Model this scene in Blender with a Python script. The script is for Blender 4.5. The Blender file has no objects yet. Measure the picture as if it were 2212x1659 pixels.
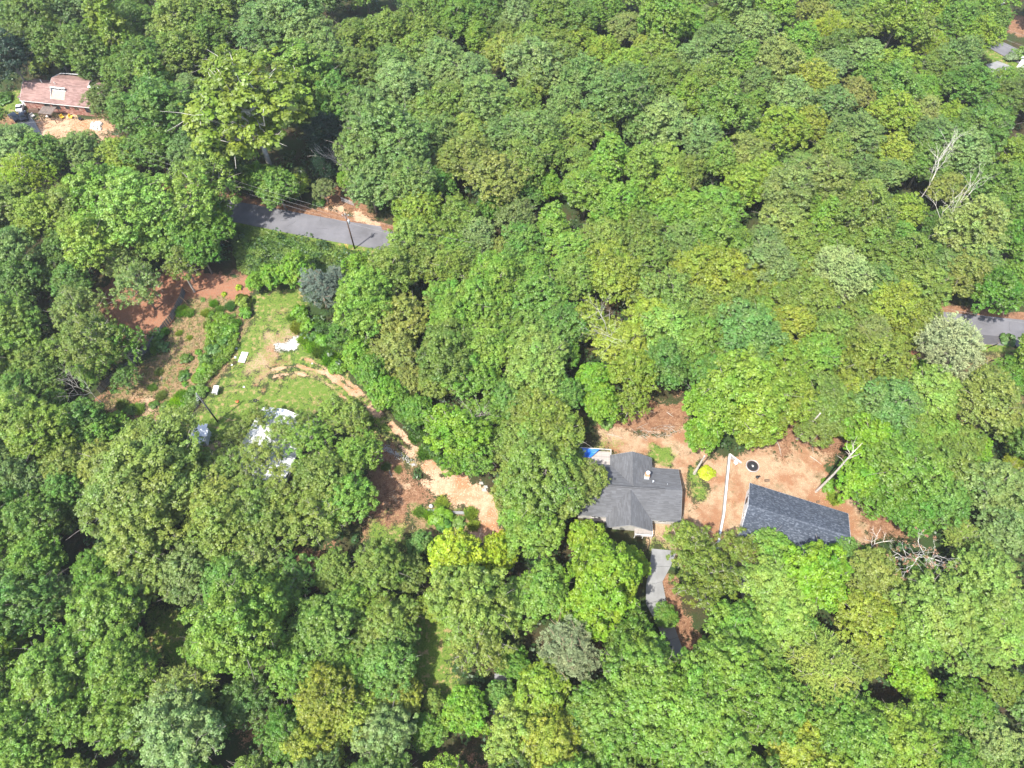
import bpy, math, random
import numpy as np
R = math.radians
rnd = random.Random(7)
rs = np.random.RandomState(11)
sc = bpy.context.scene
col = sc.collection

# ------------------------------------------------------------------ camera, sky, sun, exposure
CAM_H, PITCH, FPX = 120.0, 59.0, 1534.0          # drone height, tilt below the horizon, focal length for a 2212 px wide picture
cam = bpy.data.cameras.new('camera'); cam.sensor_width = 36.0; cam.lens = FPX / 2212 * 36.0
cam.clip_start = 1.0; cam.clip_end = 3000
camo = bpy.data.objects.new('camera', cam); col.objects.link(camo)
camo.location = (0, 0, CAM_H); camo.rotation_euler = (R(90 - PITCH), 0, 0)
sc.camera = camo
SUN_EL, SUN_AZ = 60.0, 222.0                     # azimuth of the sun measured clockwise from +Y (from the lower left of the picture)
world = bpy.data.worlds.new('World'); sc.world = world; world.use_nodes = True
wn = world.node_tree; bg = wn.nodes['Background']
sky = wn.nodes.new('ShaderNodeTexSky'); sky.sky_type = 'NISHITA'; sky.sun_disc = False
sky.sun_elevation = R(SUN_EL); sky.sun_rotation = R(SUN_AZ); sky.air_density = 1.0; sky.dust_density = 2.0
wn.links.new(sky.outputs[0], bg.inputs[0]); bg.inputs[1].default_value = 0.15
sun = bpy.data.lights.new('sun', 'SUN'); sun.energy = 4.0; sun.angle = R(0.9); sun.color = (1.0, 0.96, 0.88)
suno = bpy.data.objects.new('sun', sun); col.objects.link(suno)
suno.rotation_euler = (R(90 - SUN_EL), 0, R(180 - SUN_AZ))
suno.location = (0, 0, 200)
sc.view_settings.view_transform = 'Standard'; sc.view_settings.look = 'None'
sc.view_settings.exposure = 1.55; sc.view_settings.gamma = 1.0; sc.view_settings.use_curve_mapping = False
sc.render.engine = 'CYCLES'
sc.cycles.max_bounces = 6; sc.cycles.diffuse_bounces = 3; sc.cycles.transmission_bounces = 3; sc.cycles.glossy_bounces = 2

# ------------------------------------------------------------------ picture measurements -> places on the ground
_a = R(90 - PITCH)
def at(px, py, z=0.0):
    u = (px - 1106) / FPX; v = (829.5 - py) / FPX
    dy = math.sin(_a) + v * math.cos(_a); dz = -math.cos(_a) + v * math.sin(_a)
    t = (z - CAM_H) / dz
    return (u * t, dy * t, z)
def proj(x, y, z):
    dz = z - CAM_H
    dep = y * math.sin(_a) - dz * math.cos(_a); up = y * math.cos(_a) + dz * math.sin(_a)
    return (1106 + FPX * x / dep, 829.5 - FPX * up / dep, dep)
def F(fx, fy, z=0.0):
    return at(fx * 0.77778, fy * 0.77778, z)
def Zm(x0, y0, s):
    return lambda x, y, z=0.0: F(x0 + x / s, y0 + y / s, z)

# ------------------------------------------------------------------ materials
def newmat(name):
    m = bpy.data.materials.new(name); m.use_nodes = True
    nt = m.node_tree; nt.nodes.clear()
    return m, nt, nt.nodes, nt.links
def N(nt, typ, **kw):
    n = nt.nodes.new(typ)
    for k, v in kw.items(): setattr(n, k, v)
    return n
def principled(name, colr, rough=0.7, metal=0.0, noise=0.12, nscale=3.0, tint=None, bump=0.0, bscale=20.0, spec=0.35, sheen=False):
    """plain surface with procedural tone variation; 'tint' mixes in a second colour by the face attribute"""
    m, nt, nd, lk = newmat(name)
    out = N(nt, 'ShaderNodeOutputMaterial'); p = N(nt, 'ShaderNodeBsdfPrincipled')
    lk.new(p.outputs[0], out.inputs[0])
    p.inputs['Roughness'].default_value = rough; p.inputs['Metallic'].default_value = metal
    p.inputs['Specular IOR Level'].default_value = spec
    tc = N(nt, 'ShaderNodeTexCoord'); nz = N(nt, 'ShaderNodeTexNoise'); nz.inputs['Scale'].default_value = nscale
    nz.inputs['Detail'].default_value = 6; nz.inputs['Roughness'].default_value = 0.65
    lk.new(tc.outputs['Object'], nz.inputs['Vector'])
    mr = N(nt, 'ShaderNodeMapRange'); mr.inputs[1].default_value = 0.3; mr.inputs[2].default_value = 0.7
    mr.inputs[3].default_value = 1 - noise; mr.inputs[4].default_value = 1 + noise
    lk.new(nz.outputs[0], mr.inputs[0])
    base = N(nt, 'ShaderNodeRGB'); base.outputs[0].default_value = (*colr, 1)
    src = base.outputs[0]
    if tint:
        at_ = N(nt, 'ShaderNodeAttribute', attribute_name='tint'); mx = N(nt, 'ShaderNodeMix', data_type='RGBA')
        lk.new(at_.outputs['Fac'], mx.inputs[0]); lk.new(src, mx.inputs[6]); mx.inputs[7].default_value = (*tint, 1)
        src = mx.outputs[2]
    vm = N(nt, 'ShaderNodeVectorMath', operation='SCALE'); lk.new(src, vm.inputs[0]); lk.new(mr.outputs[0], vm.inputs['Scale'])
    lk.new(vm.outputs[0], p.inputs['Base Color'])
    if bump:
        n2 = N(nt, 'ShaderNodeTexNoise'); n2.inputs['Scale'].default_value = bscale; n2.inputs['Detail'].default_value = 5
        lk.new(tc.outputs['Object'], n2.inputs['Vector'])
        b = N(nt, 'ShaderNodeBump'); b.inputs['Strength'].default_value = bump; b.inputs['Distance'].default_value = 0.05
        lk.new(n2.outputs[0], b.inputs['Height']); lk.new(b.outputs[0], p.inputs['Normal'])
    return m

def foliage_mat(name, rough=0.45, gloss=0.4, trans=0.34):
    m, nt, nd, lk = newmat(name)
    out = N(nt, 'ShaderNodeOutputMaterial')
    oi = N(nt, 'ShaderNodeObjectInfo'); at_ = N(nt, 'ShaderNodeAttribute', attribute_name='tint')
    tc = N(nt, 'ShaderNodeTexCoord')
    nz = N(nt, 'ShaderNodeTexNoise'); nz.inputs['Scale'].default_value = 0.30; nz.inputs['Detail'].default_value = 5
    off = N(nt, 'ShaderNodeVectorMath', operation='ADD'); lk.new(tc.outputs['Object'], off.inputs[0])
    osc = N(nt, 'ShaderNodeMath', operation='MULTIPLY'); osc.inputs[1].default_value = 90.0; lk.new(oi.outputs['Random'], osc.inputs[0]); lk.new(osc.outputs[0], off.inputs[1])
    lk.new(off.outputs[0], nz.inputs['Vector'])
    # hue: some clusters yellower, some bluer; value from leaf to leaf
    h = N(nt, 'ShaderNodeMapRange'); h.inputs[1].default_value = 0.25; h.inputs[2].default_value = 0.75
    h.inputs[3].default_value = 0.462; h.inputs[4].default_value = 0.520; lk.new(nz.outputs[0], h.inputs[0])
    v = N(nt, 'ShaderNodeMapRange'); v.inputs[3].default_value = 0.62; v.inputs[4].default_value = 1.42
    lk.new(at_.outputs['Fac'], v.inputs[0])
    hs = N(nt, 'ShaderNodeHueSaturation'); lk.new(h.outputs[0], hs.inputs['Hue']); lk.new(v.outputs[0], hs.inputs['Value'])
    lk.new(oi.outputs['Color'], hs.inputs['Color'])
    p = N(nt, 'ShaderNodeBsdfPrincipled'); p.inputs['Roughness'].default_value = rough
    p.inputs['Specular IOR Level'].default_value = gloss; lk.new(hs.outputs[0], p.inputs['Base Color'])
    tr = N(nt, 'ShaderNodeBsdfTranslucent')
    g = N(nt, 'ShaderNodeMix', data_type='RGBA', blend_type='MULTIPLY'); g.inputs[0].default_value = 1.0
    lk.new(hs.outputs[0], g.inputs[6]); g.inputs[7].default_value = (1.15, 1.25, 0.55, 1); lk.new(g.outputs[2], tr.inputs[0])
    mx = N(nt, 'ShaderNodeMixShader'); mx.inputs[0].default_value = trans
    lk.new(p.outputs[0], mx.inputs[1]); lk.new(tr.outputs[0], mx.inputs[2]); lk.new(mx.outputs[0], out.inputs[0])
    return m

def bark_mat(name):
    m, nt, nd, lk = newmat(name)
    out = N(nt, 'ShaderNodeOutputMaterial'); p = N(nt, 'ShaderNodeBsdfPrincipled'); p.inputs['Roughness'].default_value = 0.9
    oi = N(nt, 'ShaderNodeObjectInfo'); tc = N(nt, 'ShaderNodeTexCoord'); nz = N(nt, 'ShaderNodeTexNoise')
    nz.inputs['Scale'].default_value = 2.5; nz.inputs['Detail'].default_value = 6; lk.new(tc.outputs['Object'], nz.inputs['Vector'])
    v = N(nt, 'ShaderNodeMapRange'); v.inputs[1].default_value = 0.3; v.inputs[2].default_value = 0.7; v.inputs[3].default_value = 0.6; v.inputs[4].default_value = 1.25
    lk.new(nz.outputs[0], v.inputs[0])
    vm = N(nt, 'ShaderNodeVectorMath', operation='SCALE'); lk.new(oi.outputs['Color'], vm.inputs[0]); lk.new(v.outputs[0], vm.inputs['Scale'])
    lk.new(vm.outputs[0], p.inputs['Base Color']); lk.new(p.outputs[0], out.inputs[0])
    return m

def ground_mat(name):
    m, nt, nd, lk = newmat(name)
    out = N(nt, 'ShaderNodeOutputMaterial'); p = N(nt, 'ShaderNodeBsdfPrincipled'); p.inputs['Roughness'].default_value = 0.95
    p.inputs['Specular IOR Level'].default_value = 0.15
    tc = N(nt, 'ShaderNodeTexCoord')
    def noise(scale, detail=6, rough=0.65, stretch=None):
        n = N(nt, 'ShaderNodeTexNoise'); n.inputs['Scale'].default_value = scale; n.inputs['Detail'].default_value = detail
        n.inputs['Roughness'].default_value = rough
        if stretch:
            mp = N(nt, 'ShaderNodeMapping'); mp.inputs['Scale'].default_value = stretch; mp.inputs['Rotation'].default_value = (0, 0, 0.6)
            lk.new(tc.outputs['Object'], mp.inputs[0]); lk.new(mp.outputs[0], n.inputs['Vector'])
        else: lk.new(tc.outputs['Object'], n.inputs['Vector'])
        return n.outputs[0]
    fine = noise(4.5); mid = noise(0.9); broad = noise(0.16); straw = noise(7.0, 3, 0.6, (1, 5, 1)); grit = noise(18.0, 3); blot = noise(0.33, 8, .75)
    def two(a, b, fac, lo=0.35, hi=0.65):
        mr = N(nt, 'ShaderNodeMapRange'); mr.inputs[1].default_value = lo; mr.inputs[2].default_value = hi; lk.new(fac, mr.inputs[0])
        mx = N(nt, 'ShaderNodeMix', data_type='RGBA'); lk.new(mr.outputs[0], mx.inputs[0])
        for i, c in ((6, a), (7, b)):
            if isinstance(c, tuple): mx.inputs[i].default_value = (*c, 1)
            else: lk.new(c, mx.inputs[i])
        return mx.outputs[2]
    litter = two((0.022, 0.019, 0.009), (0.062, 0.042, 0.022), fine)
    litter = two(litter, (0.026, 0.045, 0.013), broad, 0.38, 0.6)
    clay = two(two((0.17, 0.060, 0.032), (0.24, 0.105, 0.060), blot), two((0.11, 0.055, 0.032), (0.28, 0.165, 0.105), straw), fine, 0.42, 0.56)
    strawc = two(two((0.19, 0.105, 0.058), (0.27, 0.175, 0.105), mid, .42, .58), (0.345, 0.26, 0.17), straw, 0.42, 0.6)
    strawc = two(strawc, (0.21, 0.105, 0.056), broad, 0.46, 0.58); strawc = two(strawc, (0.12, 0.09, 0.045), blot, 0.56, 0.68); strawc = two(strawc, (0.15, 0.105, 0.062), grit, 0.54, 0.66)
    sandc = two(two((0.28, 0.165, 0.10), (0.38, 0.25, 0.16), mid), (0.27, 0.13, 0.065), broad, 0.48, 0.62)
    sandc = two(sandc, (0.46, 0.34, 0.24), fine, 0.52, 0.68)
    grass = two(two((0.055, 0.098, 0.014), (0.110, 0.160, 0.026), fine), two((0.17, 0.15, 0.05), (0.29, 0.19, 0.11), fine), mid, 0.52, 0.66)
    gravel = two((0.22, 0.205, 0.18), (0.40, 0.39, 0.37), grit, 0.4, 0.6)
    dry = two(two((0.12, 0.08, 0.04), (0.27, 0.18, 0.10), straw), (0.075, 0.10, 0.024), mid, 0.48, 0.62)
    brown = two(two((0.10, 0.048, 0.026), (0.19, 0.10, 0.056), mid), (0.25, 0.155, 0.095), fine, 0.5, 0.66)
    za = N(nt, 'ShaderNodeAttribute', attribute_name='zone_a'); zb = N(nt, 'ShaderNodeAttribute', attribute_name='zone_b')
    sa = N(nt, 'ShaderNodeSeparateColor'); sb = N(nt, 'ShaderNodeSeparateColor')
    lk.new(za.outputs['Color'], sa.inputs[0]); lk.new(zb.outputs['Color'], sb.inputs[0])
    jit = N(nt, 'ShaderNodeMath', operation='ADD'); lk.new(fine, jit.inputs[0]); lk.new(mid, jit.inputs[1])
    cur = litter
    for w, c, amp in ((sb.outputs[2], brown, 1.3), (sa.outputs[0], clay, 1.3), (sb.outputs[1], dry, 1.3), (sa.outputs[1], strawc, 1.3), (sa.outputs[2], sandc, 1.2), (za.outputs['Alpha'], grass, 1.9), (sb.outputs[0], gravel, 1.8)):
        j = N(nt, 'ShaderNodeMath', operation='MULTIPLY_ADD'); lk.new(jit.outputs[0], j.inputs[0]); j.inputs[1].default_value = amp; j.inputs[2].default_value = -amp
        s = N(nt, 'ShaderNodeMath', operation='ADD'); lk.new(w, s.inputs[0]); lk.new(j.outputs[0], s.inputs[1])
        mr = N(nt, 'ShaderNodeMapRange'); mr.inputs[1].default_value = 0.40; mr.inputs[2].default_value = 0.60; lk.new(s.outputs[0], mr.inputs[0])
        # nothing of a layer where its weight is zero
        cl = N(nt, 'ShaderNodeMath', operation='MULTIPLY', use_clamp=True); lk.new(w, cl.inputs[0]); cl.inputs[1].default_value = 8.0
        mm = N(nt, 'ShaderNodeMath', operation='MULTIPLY'); lk.new(mr.outputs[0], mm.inputs[0]); lk.new(cl.outputs[0], mm.inputs[1])
        mx = N(nt, 'ShaderNodeMix', data_type='RGBA'); lk.new(mm.outputs[0], mx.inputs[0]); lk.new(cur, mx.inputs[6]); lk.new(c, mx.inputs[7])
        cur = mx.outputs[2]
    lk.new(cur, p.inputs['Base Color'])
    b = N(nt, 'ShaderNodeBump'); b.inputs['Strength'].default_value = 0.7; b.inputs['Distance'].default_value = 0.12
    lk.new(jit.outputs[0], b.inputs['Height']); lk.new(b.outputs[0], p.inputs['Normal']); lk.new(p.outputs[0], out.inputs[0])
    return m

M = {}
M['leaf'] = foliage_mat('leaf'); M['needle'] = foliage_mat('needle', 0.6, 0.2, 0.2)
M['bark'] = bark_mat('bark'); M['ground'] = ground_mat('ground')
M['roof_grey'] = principled('grey shingle', (0.060, 0.061, 0.064), 0.9, tint=(0.088, 0.090, 0.096), nscale=0.35, noise=0.16)
M['roof_dark'] = principled('slate blue shingle', (0.026, 0.033, 0.046), 0.9, tint=(0.085, 0.098, 0.12), nscale=0.5, noise=0.12)
M['roof_brown'] = principled('brown shingle', (0.135, 0.078, 0.068), 0.9, tint=(0.22, 0.14, 0.122), nscale=0.25, noise=0.18)
M['roof_white'] = principled('white metal roof', (0.50, 0.51, 0.52), 0.45, noise=0.06, nscale=0.6)
M['white'] = principled('white paint', (0.58, 0.58, 0.57), 0.6, noise=0.06)
M['trim'] = principled('grey trim', (0.20, 0.20, 0.20), 0.7, noise=0.1)
M['offwhite'] = principled('weathered white', (0.40, 0.385, 0.355), 0.8, noise=0.18, nscale=1.5)
M['block'] = principled('concrete block', (0.28, 0.27, 0.25), 0.9, noise=0.2, nscale=1.2, bump=0.3)
M['concrete'] = principled('concrete', (0.17, 0.17, 0.168), 0.9, noise=0.16, nscale=0.5, bump=0.15)
M['asphalt'] = principled('asphalt', (0.105, 0.103, 0.112), 0.9, noise=0.22, nscale=0.22, bump=0.2, bscale=40)
M['patch'] = principled('new asphalt', (0.06, 0.058, 0.064), 0.9, noise=0.15, nscale=0.8)
M['brick'] = principled('brick', (0.21, 0.08, 0.055), 0.9, tint=(0.38, 0.25, 0.20), noise=0.25, nscale=1.4)
M['wood_grey'] = principled('grey weathered board', (0.085, 0.085, 0.090), 0.9, tint=(0.15, 0.145, 0.145), noise=0.3, nscale=2.0)
M['wood_tan'] = principled('new board', (0.46, 0.30, 0.17), 0.85, noise=0.2, nscale=2)
M['wood_dark'] = principled('dark brown timber', (0.085, 0.05, 0.035), 0.85, noise=0.25)
M['deck'] = principled('grey decking', (0.24, 0.215, 0.20), 0.85, tint=(0.30, 0.27, 0.25), noise=0.15)
M['log'] = principled('log', (0.13, 0.085, 0.055), 0.95, noise=0.3, nscale=4)
M['deadwood'] = principled('bare wood', (0.27, 0.24, 0.20), 0.85, noise=0.25, nscale=1.5)
M['metal'] = principled('galvanised', (0.42, 0.44, 0.46), 0.45, metal=0.4, noise=0.1)
M['cable'] = principled('aluminium cable', (0.22, 0.22, 0.22), 0.6, noise=0.05)
M['black'] = principled('black', (0.012, 0.012, 0.014), 0.6, noise=0.2)
M['glass'] = principled('dark glass', (0.02, 0.026, 0.032), 0.12, noise=0.1, spec=0.6)
M['blue'] = principled('blue tarpaulin', (0.008, 0.11, 0.50), 0.5, noise=0.2, nscale=1.0)
M['orange'] = principled('orange paint', (0.65, 0.16, 0.04), 0.5)
M['yellow'] = principled('yellow plastic', (0.75, 0.50, 0.05), 0.5)
M['navy'] = principled('dark blue paint', (0.008, 0.011, 0.022), 0.4, spec=0.4)
M['pipe'] = principled('black hose', (0.01, 0.01, 0.01), 0.5)
M['flash'] = principled('rust', (0.30, 0.16, 0.08), 0.8)

# ------------------------------------------------------------------ mesh helpers
def tag(o, label=None, cat=None, group=None, kind=None):
    if label: o['label'] = label
    if cat: o['category'] = cat
    if group: o['group'] = group
    if kind: o['kind'] = kind
    return o
def empty(name, loc, rz=0.0, label=None, cat=None, group=None):
    o = bpy.data.objects.new(name, None); col.objects.link(o); o.empty_display_size = 0.5
    o.location = loc; o.rotation_euler = (0, 0, rz)
    return tag(o, label, cat, group)
def link(name, me, parent=None, loc=None):
    o = bpy.data.objects.new(name, me); col.objects.link(o)
    if parent: o.parent = parent
    if loc is not None: o.location = loc
    return o
class MB:
    def __init__(s): s.v = []; s.f = []; s.t = []
    def face(s, pts, t=0.0):
        i = len(s.v); s.v += [tuple(p) for p in pts]; s.f.append(tuple(range(i, i + len(pts)))); s.t.append(t); return s
    def hexa(s, b, tp, t=0.0, bottom=True):
        """b, tp: four points each, same order"""
        i = len(s.v); s.v += [tuple(p) for p in b] + [tuple(p) for p in tp]; n = len(b)
        fs = [tuple(range(i + n, i + 2 * n))] + [(i + k, i + (k + 1) % n, i + n + (k + 1) % n, i + n + k) for k in range(n)]
        if bottom: fs.append(tuple(reversed(range(i, i + n))))
        s.f += fs; s.t += [t] * len(fs); return s
    def box(s, x0, x1, y0, y1, z0, z1, t=0.0):
        b = [(x0, y0), (x1, y0), (x1, y1), (x0, y1)]
        return s.hexa([(x, y, z0) for x, y in b], [(x, y, z1) for x, y in b], t)
    def bar(s, p, q, w, h=None, t=0.0):
        p = np.array(p, float); q = np.array(q, float); d = q - p; L = np.linalg.norm(d); d /= max(L, 1e-6)
        up = np.array((0, 0, 1.0)) if abs(d[2]) < 0.95 else np.array((0, 1.0, 0)); a = np.cross(d, up); a /= np.linalg.norm(a); b = np.cross(a, d)
        h = h or w; c = [a * w / 2 + b * h / 2, -a * w / 2 + b * h / 2, -a * w / 2 - b * h / 2, a * w / 2 - b * h / 2]
        return s.hexa([p + k for k in c], [q + k for k in c], t)
    def tube(s, pts, rad, n=6, t=0.0, cap=True):
        pts = [np.array(p, float) for p in pts]
        if not hasattr(rad, '__len__'): rad = [rad] * len(pts)
        i0 = len(s.v)
        for k, p in enumerate(pts):
            d = pts[min(k + 1, len(pts) - 1)] - pts[max(k - 1, 0)]; d = d / max(np.linalg.norm(d), 1e-6)
            up = np.array((0, 0, 1.0)) if abs(d[2]) < 0.9 else np.array((1.0, 0, 0)); a = np.cross(d, up); a /= np.linalg.norm(a); b = np.cross(d, a)
            for j in range(n):
                th = 2 * math.pi * j / n; s.v.append(tuple(p + (a * math.cos(th) + b * math.sin(th)) * rad[k]))
        for k in range(len(pts) - 1):
            for j in range(n):
                s.f.append((i0 + k * n + j, i0 + k * n + (j + 1) % n, i0 + (k + 1) * n + (j + 1) % n, i0 + (k + 1) * n + j)); s.t.append(t)
        if cap:
            s.f.append(tuple(i0 + j for j in reversed(range(n)))); s.f.append(tuple(i0 + (len(pts) - 1) * n + j for j in range(n))); s.t += [t, t]
        return s
    def mesh(s, name, mat, smooth=False):
        me = bpy.data.meshes.new(name); me.from_pydata(s.v, [], s.f); me.materials.append(mat)
        a = me.attributes.new('tint', 'FLOAT', 'FACE'); a.data.foreach_set('value', np.array(s.t, dtype=np.float32))
        if smooth: me.polygons.foreach_set('use_smooth', [True] * len(me.polygons))
        me.update(); return me
    def build(s, name, mat, parent=None, smooth=False, **kw):
        o = link(name, s.mesh(name, mat, smooth), parent)
        return tag(o, **kw) if kw else o
def quads_mesh(name, V, tint, mat):
    """V: (n,4,3) quads"""
    n = len(V); me = bpy.data.meshes.new(name)
    me.vertices.add(n * 4); me.vertices.foreach_set('co', V.astype(np.float32).ravel())
    me.loops.add(n * 4); me.loops.foreach_set('vertex_index', np.arange(n * 4, dtype=np.int32))
    me.polygons.add(n); me.polygons.foreach_set('loop_start', np.arange(0, n * 4, 4, dtype=np.int32))
    me.update(calc_edges=True)
    a = me.attributes.new('tint', 'FLOAT', 'FACE'); a.data.foreach_set('value', tint.astype(np.float32))
    me.materials.append(mat); return me
def unit(v): return v / np.maximum(np.linalg.norm(v, axis=-1, keepdims=True), 1e-6)
def leaf_quads(P, Nn, L, W, r):
    """rhombic leaf sprays at P with normals Nn"""
    n = len(P); t = unit(np.cross(Nn, r.normal(size=(n, 3)))); b = np.cross(Nn, t)
    L = (L * r.uniform(0.7, 1.3, n))[:, None]; W = (W * r.uniform(0.7, 1.3, n))[:, None]
    bend = Nn * (L * 0.12)
    return np.stack([P - t * L / 2 - bend, P - b * W / 2, P + t * L / 2 - bend, P + b * W / 2], axis=1)
def vnoise(x, y, s, seed=0):
    x = x / s; y = y / s; xi = np.floor(x).astype(int); yi = np.floor(y).astype(int); fx = x - xi; fy = y - yi
    fx = fx * fx * (3 - 2 * fx); fy = fy * fy * (3 - 2 * fy)
    def h(i, j): return ((np.sin(i * 127.1 + j * 311.7 + seed * 74.7) * 43758.5453) % 1.0)
    return (h(xi, yi) * (1 - fx) + h(xi + 1, yi) * fx) * (1 - fy) + (h(xi, yi + 1) * (1 - fx) + h(xi + 1, yi + 1) * fx) * fy
def sdf_poly(X, Y, poly):
    """signed distance, positive inside"""
    d = np.full(X.shape, 1e9); ins = np.zeros(X.shape, bool); n = len(poly)
    for i in range(n):
        ax, ay = poly[i]; bx, by = poly[(i + 1) % n]; ex, ey = bx - ax, by - ay
        t = np.clip(((X - ax) * ex + (Y - ay) * ey) / (ex * ex + ey * ey + 1e-9), 0, 1)
        d = np.minimum(d, np.hypot(X - ax - t * ex, Y - ay - t * ey))
        c = (ay > Y) != (by > Y)
        with np.errstate(divide='ignore', invalid='ignore'): xx = ex * (Y - ay) / (ey if ey else 1e-9) + ax
        ins ^= c & (X < xx)
    return np.where(ins, d, -d)
def dist_line(X, Y, line):
    d = np.full(X.shape, 1e9)
    for (ax, ay), (bx, by) in zip(line[:-1], line[1:]):
        ex, ey = bx - ax, by - ay; t = np.clip(((X - ax) * ex + (Y - ay) * ey) / (ex * ex + ey * ey), 0, 1)
        d = np.minimum(d, np.hypot(X - ax - t * ex, Y - ay - t * ey))
    return d
W2 = lambda pts: [at(x, y)[:2] for x, y in pts]

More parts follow.
